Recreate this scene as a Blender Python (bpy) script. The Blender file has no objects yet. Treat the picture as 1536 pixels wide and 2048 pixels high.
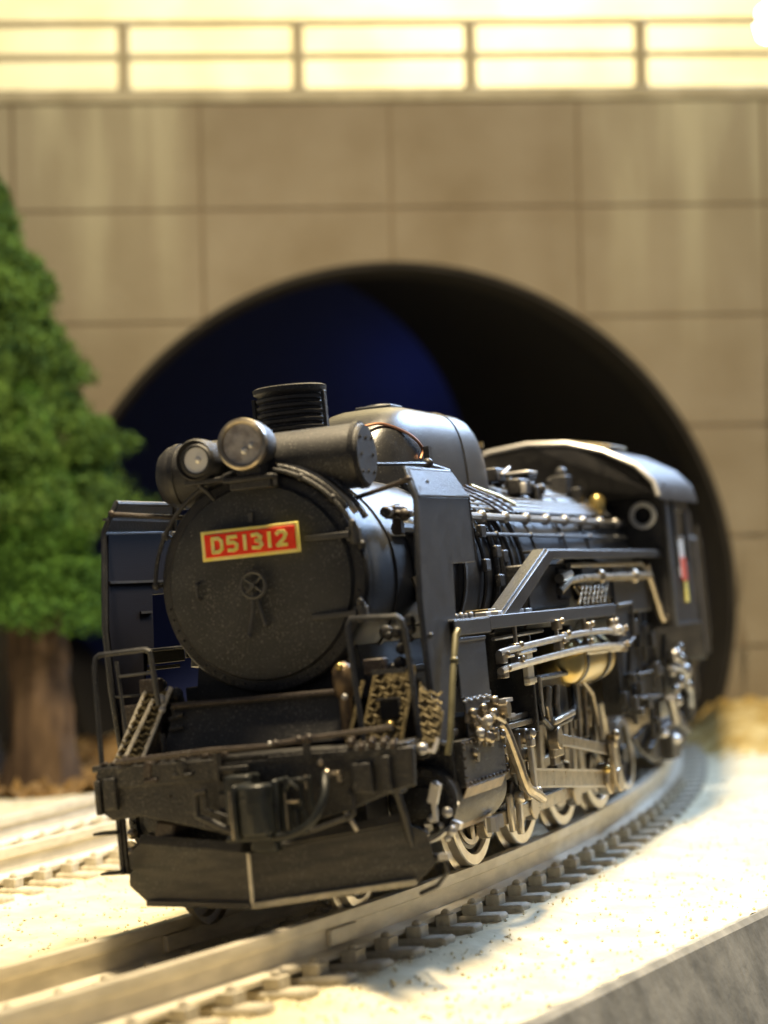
import bpy, bmesh, math, random
import numpy as np
from mathutils import Vector, Matrix, Euler
random.seed(7); rng = np.random.default_rng(7)
R = math.radians
sc = bpy.context.scene
COL = sc.collection

# ------------------------------------------------------------------ camera, world, lights, exposure
sc.unit_settings.scale_length = 1/150          # a 1:150 model, drawn in the metres of its prototype
TILT = R(2.2)                                   # whole layout levelled at the end by this roll about the camera
H = 2.8039
def rotrows(roll, pitch):
    cp, sp, cr, sr = math.cos(pitch), math.sin(pitch), math.cos(roll), math.sin(roll)
    x = Vector((1,0,0)); u = Vector((0,-sp,cp)); f = Vector((0,cp,sp))
    return cr*x + sr*u, -sr*x + cr*u, f
cx_, cu_, cf_ = rotrows(R(.9022), R(.6878))
cam_d = bpy.data.cameras.new('camera'); cam = bpy.data.objects.new('camera', cam_d); COL.objects.link(cam)
cam.matrix_world = Matrix(((cx_[0],cu_[0],-cf_[0],0),(cx_[1],cu_[1],-cf_[1],0),(cx_[2],cu_[2],-cf_[2],H),(0,0,0,1)))
cam_d.sensor_fit = 'VERTICAL'; cam_d.sensor_height = 24; cam_d.lens = 24*4625.96/2048
cam_d.clip_start = .1; cam_d.clip_end = 400
cam_d.dof.use_dof = True; cam_d.dof.focus_distance = 19.6; cam_d.dof.aperture_fstop = .27
sc.camera = cam

w = bpy.data.worlds.new('World'); sc.world = w; w.use_nodes = True
bg = w.node_tree.nodes['Background']; bg.inputs[0].default_value = (.74,.77,.86,1); bg.inputs[1].default_value = .14

def area(name, loc, target, size, power, color, sy=None):
    l = bpy.data.lights.new(name, 'AREA'); l.shape = 'RECTANGLE' if sy else 'DISK'
    l.size = size
    if sy: l.size_y = sy
    l.energy = power; l.color = color
    o = bpy.data.objects.new(name, l); COL.objects.link(o); o.location = loc
    o.rotation_euler = (Vector(target)-Vector(loc)).to_track_quat('-Z','Y').to_euler()
    return o
area('room_lamp', (.3,19.5,17), (.2,20.5,0), 2.6, 8200, (1,.80,.50))
area('cool_back_light', (12.5,42,18.2), (1,22,2.5), 11, 12000, (.50,.69,1.0))  # cool area light from above and behind on the right; source unseen
area('hill_lamp', (3,53,31), (0,66,14), 8, 17000, (1,.86,.55))
area('tunnel_blue_fill', (.8,48.8,6.8), (.4,51,5.2), .8, 4.2, (.22,.35,1.0))  # added blue fill lamp, no source is known inside the tunnel

sc.view_settings.view_transform = 'Standard'; sc.view_settings.look = 'None'
sc.view_settings.exposure = 0.0; sc.view_settings.gamma = 1
sc.cycles.use_denoising = True
sc.cycles.max_bounces = 6; sc.cycles.diffuse_bounces = 4; sc.cycles.glossy_bounces = 3
sc.cycles.transmission_bounces = 4; sc.cycles.sample_clamp_indirect = 6

# ------------------------------------------------------------------ materials
def mat(name, color, rough=.5, metal=0., var=.0, scale=6., color2=None, bump=0., bscale=60., emit=None, estr=0., coat=0., coord='Object', stretch=(1,1,1), spec=.5, speck=0., dust=(.15,.145,.13)):
    m = bpy.data.materials.new(name); m.use_nodes = True
    nt = m.node_tree; b = nt.nodes['Principled BSDF']
    b.inputs['Roughness'].default_value = rough; b.inputs['Metallic'].default_value = metal
    b.inputs['Base Color'].default_value = (*color,1); b.inputs['Specular IOR Level'].default_value = spec
    b.inputs['Coat Weight'].default_value = coat
    tc = nt.nodes.new('ShaderNodeTexCoord'); mp = nt.nodes.new('ShaderNodeMapping'); mp.inputs['Scale'].default_value = stretch
    nt.links.new(tc.outputs[coord], mp.inputs[0])
    if color2:
        n = nt.nodes.new('ShaderNodeTexNoise'); n.inputs['Scale'].default_value = scale; n.inputs['Detail'].default_value = 6
        nt.links.new(mp.outputs[0], n.inputs['Vector'])
        r = nt.nodes.new('ShaderNodeValToRGB'); r.color_ramp.elements[0].position = .38; r.color_ramp.elements[1].position = .64
        r.color_ramp.elements[0].color = (*color,1); r.color_ramp.elements[1].color = (*color2,1)
        nt.links.new(n.outputs[0], r.inputs[0]); nt.links.new(r.outputs[0], b.inputs['Base Color'])
        if var:
            rr = nt.nodes.new('ShaderNodeMapRange'); rr.inputs[3].default_value = max(0,rough-var); rr.inputs[4].default_value = min(1,rough+var)
            nt.links.new(n.outputs[0], rr.inputs[0]); nt.links.new(rr.outputs[0], b.inputs['Roughness'])
    if bump:
        n2 = nt.nodes.new('ShaderNodeTexNoise'); n2.inputs['Scale'].default_value = bscale; n2.inputs['Detail'].default_value = 4
        nt.links.new(mp.outputs[0], n2.inputs['Vector'])
        bp = nt.nodes.new('ShaderNodeBump'); bp.inputs['Strength'].default_value = bump; bp.inputs['Distance'].default_value = .02
        nt.links.new(n2.outputs[0], bp.inputs['Height']); nt.links.new(bp.outputs[0], b.inputs['Normal'])
    if speck and color2:
        v = nt.nodes.new('ShaderNodeTexNoise'); v.inputs['Scale'].default_value = 70; v.inputs['Detail'].default_value = 2
        v2 = nt.nodes.new('ShaderNodeTexNoise'); v2.inputs['Scale'].default_value = 2.2; v2.inputs['Detail'].default_value = 3
        nt.links.new(tc.outputs[coord], v.inputs['Vector']); nt.links.new(tc.outputs[coord], v2.inputs['Vector'])
        ad = nt.nodes.new('ShaderNodeMath'); ad.operation = 'MULTIPLY_ADD'; ad.inputs[1].default_value = .28
        nt.links.new(v2.outputs[0], ad.inputs[0]); nt.links.new(v.outputs[0], ad.inputs[2])
        rs = nt.nodes.new('ShaderNodeMapRange'); rs.inputs[1].default_value = .80-.05*speck; rs.inputs[2].default_value = .92-.05*speck
        nt.links.new(ad.outputs[0], rs.inputs[0])
        mx = nt.nodes.new('ShaderNodeMix'); mx.data_type = 'RGBA'; nt.links.new(rs.outputs[0], mx.inputs[0]); nt.links.new(r.outputs[0], mx.inputs[6]); mx.inputs[7].default_value = (*dust,1)
        nt.links.new(mx.outputs[2], b.inputs['Base Color'])
    if emit:
        b.inputs['Emission Color'].default_value = (*emit,1); b.inputs['Emission Strength'].default_value = estr
    return m
M = {}
M['black']   = mat('black_paint', (.016,.016,.018), .40, color2=(.034,.033,.034), var=.10, scale=5, bump=.25, bscale=55, speck=0.6)
M['boiler']  = mat('boiler_paint', (.016,.019,.025), .50, color2=(.028,.032,.042), var=.06, scale=4, bump=.10, bscale=90, speck=0.4, spec=1.0)
M['smoke']   = mat('smokebox_paint', (.021,.021,.023), .50, color2=(.036,.035,.036), var=.12, scale=4, bump=.30, bscale=140, speck=1.0)
M['door']    = mat('door_paint', (.027,.028,.029), .46, color2=(.046,.047,.048), var=.14, scale=3, bump=.35, bscale=150, speck=1.3)
M['shield']  = mat('deflector_paint', (.030,.032,.038), .42, color2=(.045,.047,.054), var=.08, scale=7, bump=.2, bscale=150, speck=1.0)
M['frame']   = mat('frame_paint', (.020,.020,.022), .46, color2=(.038,.036,.035), var=.12, scale=6, bump=.4, bscale=45, speck=1.3)
M['rust']    = mat('brown_paint', (.038,.028,.025), .5, color2=(.062,.048,.040), scale=8, bump=.3, bscale=40, speck=1.0)
M['plow']    = mat('plough_paint', (.030,.029,.029), .44, color2=(.075,.068,.057), var=.1, scale=4, stretch=(.7,.7,4.5), bump=.4, bscale=110, speck=1.2)
M['coupler'] = mat('coupler_plastic', (.010,.012,.013), .42, color2=(.019,.023,.024), var=.1, scale=9, bump=.3, bscale=35)
M['nickel']  = mat('blackened_nickel', (.30,.26,.20), .30, metal=.85, color2=(.46,.40,.31), var=.08, scale=9, bump=.2, bscale=40)
M['rim']     = mat('wheel_tyre_nickel', (.55,.50,.42), .32, metal=.75, color2=(.66,.61,.52), scale=7)
M['pipe']    = mat('pipe_nickel', (.30,.29,.28), .34, metal=.75, color2=(.42,.41,.39), scale=8)
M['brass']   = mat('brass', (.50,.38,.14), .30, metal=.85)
M['gold']    = mat('gold_lit_metal', (.12,.095,.048), .40, metal=.4, color2=(.23,.185,.095), scale=14, bump=.5, bscale=30)  # on the steps this gold colour paints the yellow light they catch
M['dome']    = mat('dome_paint', (.013,.013,.014), .36, color2=(.022,.021,.020), var=.05, scale=5, bump=.15, bscale=70, speck=0.5, spec=.9)
M['grey']    = mat('grey_paint', (.060,.060,.060), .42, color2=(.085,.082,.078), scale=8)
M['shade']    = mat('shade_black', (.008,.008,.014), .85, bump=.2, bscale=80, spec=.08)  # near-black that stands in for shade on one deflector
M['silver']  = mat('bright_metal', (.52,.51,.50), .38, metal=.45)
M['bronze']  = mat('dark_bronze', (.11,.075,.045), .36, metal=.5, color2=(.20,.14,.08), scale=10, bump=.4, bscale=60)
M['olive']   = mat('olive_rod', (.12,.11,.06), .42, metal=.2, color2=(.19,.175,.10), scale=6)
M['copper']  = mat('copper_tube', (.55,.27,.16), .32, metal=.85)
M['lens']    = mat('lamp_reflector', (.50,.47,.44), .22, metal=.25, color2=(.30,.27,.25), scale=14, bump=.5, bscale=12)
M['chrome']  = mat('lamp_bright', (.90,.88,.82), .12, metal=.2)
M['red']     = mat('plate_red', (.93,.03,.006), .42, color2=(.97,.06,.006), scale=12)
M['yellow']  = mat('plate_yellow', (.98,.83,.16), .45, color2=(.95,.85,.32), scale=14)
M['white']   = mat('white_paint', (.80,.80,.78), .45)
M['redmark'] = mat('red_label', (.70,.12,.08), .5)
M['rail']    = mat('rail_nickel', (.64,.59,.48), .42, metal=.10, color2=(.80,.74,.61), scale=3, bump=.25, bscale=40, stretch=(1,1,4))
M['sleeper'] = mat('concrete_sleeper', (.44,.40,.31), .75, color2=(.60,.55,.44), scale=8, bump=.6, bscale=22)
M['gravel']  = mat('gravel_stone', (.66,.59,.40), .85, color2=(.82,.76,.58), scale=3)
M['ground']  = mat('ballast_bed', (.66,.58,.38), .9, color2=(.80,.73,.52), scale=2.2, bump=.45, bscale=12)
M['slab']    = mat('board_edge', (.25,.24,.20), .8, color2=(.42,.40,.335), scale=2.6, bump=.35, bscale=9, stretch=(1,1,.8))
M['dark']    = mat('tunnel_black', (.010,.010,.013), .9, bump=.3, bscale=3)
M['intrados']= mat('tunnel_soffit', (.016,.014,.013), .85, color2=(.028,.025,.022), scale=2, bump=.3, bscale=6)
M['navy']    = mat('blue_glow_board', (.04,.06,.22), .85)  # navy colour stands in for blue light deep in the tunnel
M['earth']   = mat('brown_scrub', (.10,.055,.018), .95, color2=(.30,.19,.07), scale=3.5, bump=1., bscale=9)
M['turf']    = mat('yellow_turf', (.48,.31,.07), .95, color2=(.72,.58,.26), scale=2., bump=.8, bscale=9)
M['bark']    = mat('bark', (.05,.03,.018), .9, color2=(.13,.085,.05), scale=5, bump=1., bscale=10, stretch=(1,1,.2))
M['backdrop']= mat('hillside_plaster', (.72,.64,.42), .9, color2=(.86,.80,.60), scale=.4, bump=.4, bscale=2)
M['railing'] = mat('railing_plastic', (.40,.35,.22), .6, color2=(.50,.44,.30), scale=3)
M['bulb']    = mat('bulb_glow', (1,1,1), .5, emit=(1,.96,.86), estr=14)
def leafmat(name, a, b):
    m = bpy.data.materials.new(name); m.use_nodes = True; nt = m.node_tree; p = nt.nodes['Principled BSDF']
    g = nt.nodes.new('ShaderNodeNewGeometry'); tc = nt.nodes.new('ShaderNodeTexCoord'); n = nt.nodes.new('ShaderNodeTexNoise'); n.inputs['Scale'].default_value = 1.6
    nt.links.new(tc.outputs['Object'], n.inputs['Vector'])
    ad = nt.nodes.new('ShaderNodeMath'); ad.operation = 'MULTIPLY_ADD'; ad.inputs[1].default_value = .5
    nt.links.new(g.outputs['Random Per Island'], ad.inputs[0]); nt.links.new(n.outputs[0], ad.inputs[2])
    r = nt.nodes.new('ShaderNodeValToRGB'); r.color_ramp.elements[0].position = .45; r.color_ramp.elements[1].position = 1.
    r.color_ramp.elements[0].color = (*a,1); r.color_ramp.elements[1].color = (*b,1)
    nt.links.new(ad.outputs[0], r.inputs[0]); nt.links.new(r.outputs[0], p.inputs['Base Color']); p.inputs['Roughness'].default_value = .9
    p.inputs['Specular IOR Level'].default_value = .15
    return m
M['leafA'] = leafmat('olive_foliage', (.010,.026,.007), (.145,.26,.055))
M['leafB'] = leafmat('green_foliage', (.008,.028,.008), (.13,.28,.050))
def wallmat(name, seed):
    m = bpy.data.materials.new(name); m.use_nodes = True; nt = m.node_tree; p = nt.nodes['Principled BSDF']; L = nt.links.new
    tc = nt.nodes.new('ShaderNodeTexCoord')
    def noise(scale, st, det=5):
        mp = nt.nodes.new('ShaderNodeMapping'); mp.inputs['Scale'].default_value = st; mp.inputs['Location'].default_value = (seed,0,0)
        L(tc.outputs['Object'], mp.inputs[0]); n = nt.nodes.new('ShaderNodeTexNoise'); n.inputs['Scale'].default_value = scale; n.inputs['Detail'].default_value = det
        L(mp.outputs[0], n.inputs['Vector']); return n.outputs[0]
    def ramp(src, a, b, ca, cb):
        r = nt.nodes.new('ShaderNodeValToRGB'); r.color_ramp.elements[0].position = a; r.color_ramp.elements[1].position = b
        r.color_ramp.elements[0].color = (*ca,1); r.color_ramp.elements[1].color = (*cb,1); L(src, r.inputs[0]); return r.outputs[0]
    base = ramp(noise(.55,(1,1,1),8), .32,.68, (.230,.190,.130), (.310,.272,.208))
    streak = ramp(noise(1.6,(1,1,.10)), .47,.68, (0,0,0), (1,1,1))
    sx = nt.nodes.new('ShaderNodeSeparateXYZ'); L(tc.outputs['Object'], sx.inputs[0])
    # weathering mask: lime stains run down from the cap near both ends of the wall
    ab = nt.nodes.new('ShaderNodeMath'); ab.operation = 'ABSOLUTE'
    sh = nt.nodes.new('ShaderNodeMath'); sh.operation = 'ADD'; sh.inputs[1].default_value = -.3; L(sx.outputs[0], sh.inputs[0]); L(sh.outputs[0], ab.inputs[0])
    mr = nt.nodes.new('ShaderNodeMapRange'); mr.inputs[1].default_value = 2.6; mr.inputs[2].default_value = 4.4; L(ab.outputs[0], mr.inputs[0])
    mz = nt.nodes.new('ShaderNodeMapRange'); mz.inputs[1].default_value = 5.2; mz.inputs[2].default_value = 10; L(sx.outputs[2], mz.inputs[0])
    mul = nt.nodes.new('ShaderNodeMath'); mul.operation = 'MULTIPLY'; L(mr.outputs[0], mul.inputs[0]); L(mz.outputs[0], mul.inputs[1])
    ad = nt.nodes.new('ShaderNodeMath'); ad.operation = 'MULTIPLY_ADD'; ad.inputs[1].default_value = .75; ad.inputs[2].default_value = .42
    L(streak, ad.inputs[0])
    m2 = nt.nodes.new('ShaderNodeMath'); m2.operation = 'MULTIPLY'; L(mul.outputs[0], m2.inputs[0]); L(ad.outputs[0], m2.inputs[1])
    mix = nt.nodes.new('ShaderNodeMix'); mix.data_type = 'RGBA'; L(m2.outputs[0], mix.inputs[0]); L(base, mix.inputs[6]); mix.inputs[7].default_value = (.50,.48,.36,1)
    L(mix.outputs[2], p.inputs['Base Color']); p.inputs['Roughness'].default_value = .85
    bp = nt.nodes.new('ShaderNodeBump'); bp.inputs['Strength'].default_value = .5; bp.inputs['Distance'].default_value = .05; L(noise(9,(1,1,1)), bp.inputs['Height']); L(bp.outputs[0], p.inputs['Normal'])
    return m
M['wall'] = wallmat('portal_concrete', 0)
M['coping'] = mat('coping_concrete', (.42,.38,.27), .85, color2=(.56,.52,.39), scale=1.5, bump=.3, bscale=9)
M['joint'] = mat('joint_mortar', (.20,.16,.108), .9, color2=(.235,.192,.135), scale=3)

# ------------------------------------------------------------------ mesh helpers
class MB:
    def __init__(s): s.bm = bmesh.new()
    def _fix(s, vs, mtx): bmesh.ops.transform(s.bm, matrix=mtx, verts=vs)
    def box(s, c, d, rot=(0,0,0)):
        r = bmesh.ops.create_cube(s.bm, size=1); s._fix(r['verts'], Matrix.Translation(c) @ Euler(rot).to_matrix().to_4x4() @ Matrix.Diagonal((*d,1))); return s
    def cyl(s, a, b, r0, r1=None, n=16, caps=True):
        a, b = Vector(a), Vector(b); r1 = r0 if r1 is None else r1; v = b-a
        r = bmesh.ops.create_cone(s.bm, cap_ends=caps, segments=n, radius1=r0, radius2=r1, depth=v.length)
        q = Vector((0,0,1)).rotation_difference(v.normalized()).to_matrix().to_4x4()
        s._fix(r['verts'], Matrix.Translation((a+b)/2) @ q); return s
    def ball(s, c, r, sc_=(1,1,1), n=12):
        q = bmesh.ops.create_uvsphere(s.bm, u_segments=n, v_segments=max(6,n*2//3), radius=r); s._fix(q['verts'], Matrix.Translation(c) @ Matrix.Diagonal((*sc_,1))); return s
    def tube(s, pts, r, n=8, closed=False):
        pts = [Vector(p) for p in pts]; N = len(pts); rings = []; up = None
        for i, p in enumerate(pts):
            if closed: t = (pts[(i+1)%N]-pts[i-1]).normalized()
            else:
                t = ((pts[min(i+1,N-1)]-p).normalized() if i < N-1 else Vector()) + ((p-pts[i-1]).normalized() if i else Vector())
                t = t.normalized()
            if up is None: up = Vector((0,0,1)) if abs(t.z) < .9 else Vector((1,0,0))
            a = t.cross(up).normalized(); b = a.cross(t).normalized(); up = b
            rings.append([s.bm.verts.new(p + (a*math.cos(k*2*math.pi/n)+b*math.sin(k*2*math.pi/n))*r) for k in range(n)])
        for i in range(N if closed else N-1):
            A, B = rings[i], rings[(i+1)%N]
            for k in range(n): s.bm.faces.new((A[k],A[(k+1)%n],B[(k+1)%n],B[k]))
        if not closed: s.bm.faces.new(rings[0][::-1]); s.bm.faces.new(rings[-1])
        return s
    def lathe(s, prof, origin, axis='y', n=40, cap=True):
        # prof: (offset along axis, radius)
        rings = []
        for d, r in prof:
            ring = []
            for k in range(n):
                a = k*2*math.pi/n; c, q = math.cos(a)*r, math.sin(a)*r
                v = {'y':(c,d,q),'x':(d,c,q),'z':(c,q,d)}[axis]
                ring.append(s.bm.verts.new(Vector(origin)+Vector(v)))
            rings.append(ring)
        for A, B in zip(rings, rings[1:]):
            for k in range(n): s.bm.faces.new((A[k],A[(k+1)%n],B[(k+1)%n],B[k]))
        if cap: s.bm.faces.new(rings[0][::-1]); s.bm.faces.new(rings[-1])
        return s
    def prism(s, poly, axis, d0, d1):
        def P(u,v,d): return {'x':(d,u,v),'y':(u,d,v),'z':(u,v,d)}[axis]
        A = [s.bm.verts.new(P(u,v,d0)) for u,v in poly]; B = [s.bm.verts.new(P(u,v,d1)) for u,v in poly]
        n = len(poly); s.bm.faces.new(A); s.bm.faces.new(B[::-1])
        for k in range(n): s.bm.faces.new((A[k],B[k],B[(k+1)%n],A[(k+1)%n]))
        return s
    def quad(s, pts, th):
        # a plate through 4 (or more) points with thickness along its normal
        P = [Vector(p) for p in pts]; nrm = (P[1]-P[0]).cross(P[2]-P[0]).normalized()*th
        A = [s.bm.verts.new(p) for p in P]; B = [s.bm.verts.new(p+nrm) for p in P]; n = len(P)
        s.bm.faces.new(A); s.bm.faces.new(B[::-1])
        for k in range(n): s.bm.faces.new((A[k],B[k],B[(k+1)%n],A[(k+1)%n]))
        return s
    def build(s, name, m, parent=None, bevel=0., kind=None, smooth=35):
        bmesh.ops.recalc_face_normals(s.bm, faces=s.bm.faces)
        me = bpy.data.meshes.new(name); s.bm.to_mesh(me); s.bm.free()
        return link(name, me, m, parent, bevel, kind, smooth)
def link(name, me, m, parent=None, bevel=0., kind=None, smooth=35):
    me.materials.append(M[m] if isinstance(m,str) else m)
    if smooth:
        me.polygons.foreach_set('use_smooth', [True]*len(me.polygons)); me.set_sharp_from_angle(angle=R(smooth))
    o = bpy.data.objects.new(name, me); COL.objects.link(o)
    if parent: o.parent = parent
    if bevel:
        b = o.modifiers.new('bevel','BEVEL'); b.width = bevel; b.segments = 2; b.limit_method = 'ANGLE'; b.angle_limit = R(40); b.harden_normals = False
    if kind: o['kind'] = kind
    return o
def empty(name, label=None, cat=None, group=None, mw=None):
    o = bpy.data.objects.new(name, None); COL.objects.link(o); o.empty_display_size = .3
    if label: o['label'] = label; o['category'] = cat
    if group: o['group'] = group
    if mw is not None: o.matrix_world = mw
    return o
def tag(o, label, cat, group=None):
    o['label'] = label; o['category'] = cat
    if group: o['group'] = group
    return o
def npmesh(name, V, F, m, parent=None, kind=None, smooth=0):
    me = bpy.data.meshes.new(name); me.from_pydata(V, [], F); me.update()
    return link(name, me, m, parent, 0, kind, smooth)
def copy_part(o, parent, loc=None):
    c = o.copy(); COL.objects.link(c); c.parent = parent
    if loc is not None: c.location = loc
    return c
def smooth_path(pts, k=5):
    pts = [Vector(p) for p in pts]; out = []
    for i in range(len(pts)-1):
        p0, p1, p2, p3 = pts[max(i-1,0)], pts[i], pts[i+1], pts[min(i+2,len(pts)-1)]
        for j in range(k):
            t = j/k
            out.append(.5*((2*p1)+(-p0+p2)*t+(2*p0-5*p1+4*p2-p3)*t*t+(-p0+3*p1-3*p2+p3)*t**3))
    out.append(pts[-1]); return out

# ------------------------------------------------------------------ track geometry
YAW, CANT, X0, Y0 = R(18.6843), R(6.7279), -.8814, 17.063
RC, SC = 55., 6.
ARC = Vector((X0+SC*math.sin(YAW)-RC*math.cos(YAW), Y0+SC*math.cos(YAW)+RC*math.sin(YAW)))
def loco_frame(a=None):
    """matrix of the canted frame: x lateral (outside of the curve), y back along the train, z up"""
    if a is None: return Matrix.Translation((X0,Y0,0)) @ Matrix.Rotation(-YAW,4,'Z') @ Matrix.Rotation(-CANT,4,'Y')
    al = (a-SC)/RC; s = SC+RC*math.sin(al); y = RC*math.cos(al)-RC
    p = (X0+s*math.sin(YAW)+y*math.cos(YAW), Y0+s*math.cos(YAW)-y*math.sin(YAW), 0)
    return Matrix.Translation(p) @ Matrix.Rotation(-YAW+al,4,'Z') @ Matrix.Rotation(-CANT,4,'Y')
def trk(a, y, z, cant=CANT):
    ca, sa = math.cos(cant), math.sin(cant); y2 = y*ca-z*sa; z2 = y*sa+z*ca
    al = (a-SC)/RC; rr = RC+y2; s = SC+rr*math.sin(al); yy = rr*math.cos(al)-RC
    return Vector((X0+s*math.sin(YAW)+yy*math.cos(YAW), Y0+s*math.cos(YAW)-yy*math.sin(YAW), z2))
def lateral(X, Y):
    return np.hypot(X-ARC.x, Y-ARC.y)-RC
RT = -.08                      # rail top
T2 = -4.95; CANT2 = R(2.0)

def sstep(x, a, b):
    t = np.clip((x-a)/(b-a),0,1); return t*t*(3-2*t)
def gh(X, Y):
    l = lateral(X,Y)
    base = -.46+.038*X + .32*sstep(Y,31,40)*sstep(X,2,6) - .22*sstep(-X,2.6,5)*sstep(Y,28,34)
    b1 = l*math.sin(CANT)+RT-.41
    w1 = 1-sstep(np.abs(l),1.25,1.75)
    b2 = l*math.sin(CANT2)+RT-.40
    w2 = 1-sstep(np.abs(l-T2),1.25,1.7)
    return base*(1-w1)*(1-w2)+b1*w1+b2*w2

# ground ----------------------------------------------------------
def grid(x0,x1,y0,y1,nx,ny,cut=True):
    xs = np.linspace(x0,x1,nx); ys = np.linspace(y0,y1,ny); X,Y = np.meshgrid(xs,ys); return X,Y
# board edge line from (.98,15.42) through (3.44,20.42)
E0 = Vector((.97,15.51)); ED = (Vector((3.33,20.0))-E0).normalized()
def edge_x(y): return E0.x + (y-E0.y)*ED.x/ED.y
NY, NX = 420, 300
ys = np.concatenate([np.linspace(9,34,330), np.linspace(34.1,44,90)])
V = []; 
tt = np.linspace(0,1,NX)**1
Yg = np.repeat(ys[:,None],NX,1)
Xr = edge_x(ys); Xl = -9.-(ys-9)*.2
Xg = Xl[:,None]+(Xr-Xl)[:,None]*tt[None,:]
Z = gh(Xg,Yg)
nz = rng.normal(size=Z.shape); nz = (nz+np.roll(nz,1,0)+np.roll(nz,1,1)+np.roll(nz,-1,0)+np.roll(nz,-1,1))/5
Z = Z + nz*.016
V = np.stack([Xg,Yg,Z],-1).reshape(-1,3)
i = np.arange((NY-1)*NX).reshape(NY-1,NX)[:,:-1].ravel()
F = np.stack([i,i+1,i+NX+1,i+NX],-1)
g = npmesh('ground', V.tolist(), F.tolist(), 'ground', kind='structure', smooth=60)
# outer face of the layout board under the ballast edge
mb = MB(); p0 = Vector((edge_x(9.),9.)); p1 = Vector((edge_x(44.),44.)); nrm = Vector((ED.y,-ED.x))
vs = []
nseg = 60
for k in range(nseg+1):
    p = p0.lerp(p1,k/nseg); z = float(gh(np.array(p.x),np.array(p.y)))
    vs.append([mb.bm.verts.new((p.x-nrm.x*.3,p.y-nrm.y*.3,z-.06)), mb.bm.verts.new((p.x+nrm.x*.03,p.y+nrm.y*.03,z+.012)), mb.bm.verts.new((p.x+nrm.x*.07,p.y+nrm.y*.07,z-.03)), mb.bm.verts.new((p.x+nrm.x*1.9,p.y+nrm.y*1.9,z-5))])
for A,B in zip(vs,vs[1:]):
    for q in range(3): mb.bm.faces.new((A[q],A[q+1],B[q+1],B[q]))
mb.build('ground_edge','slab',kind='structure',smooth=0)

# gravel ----------------------------------------------------------
def scatter(n, pts_fn, r0, r1, name, m, kind='stuff'):
    P = pts_fn(n); n = len(P)
    base = np.array([(1,0,0),(-1,0,0),(0,1,0),(0,-1,0),(0,0,1),(0,0,-1)],float)
    tri = np.array([(0,2,4),(2,1,4),(1,3,4),(3,0,4),(2,0,5),(1,2,5),(3,1,5),(0,3,5)])
    rad = rng.uniform(r0,r1,(n,1,1))*rng.uniform(.6,1.2,(n,6,1))
    ang = rng.uniform(0,6.28,n); c,s = np.cos(ang),np.sin(ang)
    Vv = base[None]*rad; x = Vv[...,0]*c[:,None]-Vv[...,1]*s[:,None]; y = Vv[...,0]*s[:,None]+Vv[...,1]*c[:,None]
    Vv = np.stack([x,y,Vv[...,2]*.8],-1)+P[:,None,:]
    Ff = (tri[None]+6*np.arange(n)[:,None,None]).reshape(-1,3)
    return npmesh(name, Vv.reshape(-1,3).tolist(), Ff.tolist(), m, kind=kind)
def gpts(n):
    Y = 13+ rng.random(n)**1.3*19; X = rng.uniform(-6,1,n)*1.; X = -7+rng.random(n)*(edge_x(Y)+7)
    k = np.abs(lateral(X,Y))
    keep = (X < edge_x(Y)-.05)
    X, Y = X[keep], Y[keep]
    return np.stack([X,Y,gh(X,Y)+.01],-1)
scatter(7000, gpts, .006,.024, 'gravel', 'gravel')

# rails and sleepers ----------------------------------------------
RAILP = [(-.055,0),(-.055,-.05),(-.05,-.085),(-.018,-.10),(-.018,-.235),(-.12,-.265),(-.12,-.30),(.12,-.30),(.12,-.265),(.018,-.235),(.018,-.10),(.05,-.085),(.055,-.05),(.055,0)]
def rail_mesh(off, cant, a0, a1, step=.35):
    V, F = [], []; n = len(RAILP); k = 0; a = a0; m = 0
    while a <= a1+1e-6:
        for (u,v) in RAILP: V.append(trk(a, off+u, RT+v, cant))
        m += 1; a += step
    for i in range(m-1):
        for j in range(n): F.append((i*n+j, i*n+(j+1)%n, (i+1)*n+(j+1)%n, (i+1)*n+j))
    F.append(tuple(range(n))); F.append(tuple((m-1)*n+j for j in range(n))[::-1])
    return V, F
def make_track(label, c, cant, a0, a1, gauge=.70):
    t = empty('railway_track', label, 'railway track')
    for s_ in (1,-1):
        V,F = rail_mesh(c+s_*gauge, cant, a0, a1); r = npmesh('rail', V, F, 'rail', t, smooth=30)
    sl = MB().box((0,0,-.12),(2.34,.24,.22)).build('sleeper','sleeper',t,bevel=.03)
    clip = MB().box((0,0,.03),(.13,.17,.10)).ball((0,0,.08),.045,n=6).build('rail_clip','sleeper',sl,bevel=.012)
    first = True; a = a0+.2; k = 0
    while a < a1:
        o = sl if first else copy_part(sl, t)
        tw = random.uniform(-.02,.02)
        M4 = Matrix.Translation(trk(a, c, RT-.335, cant)) @ Matrix.Rotation(-YAW+(a-SC)/RC+tw,4,'Z') @ Matrix.Rotation(-cant,4,'Y')
        o.matrix_local = M4
        cl = []
        if a < 14:
            for q,xx in enumerate((-gauge-.19,-gauge+.19,gauge-.19,gauge+.19)):
                cc = clip if (first and q==0) else copy_part(clip, o)
                cc.location = (xx,0,0)
        first = False; a += .60; k += 1
    return t
tr1 = make_track('canted curved track in front, with the black locomotive standing on it', 0, CANT, -5.2, 27)
tr2 = make_track('empty flat curved track between the locomotive and the conifers', T2, CANT2, -3, 27)
for s_ in (1,-1):
    mb = MB()
    for k in (-1,0,1): mb.box((s_*.70+.042, .15*k, RT-.16),(.045,.16,.12))
    o = mb  .build('rail_joiner','rail',tr1,bevel=.01); o.matrix_local = loco_frame(.55)

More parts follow.
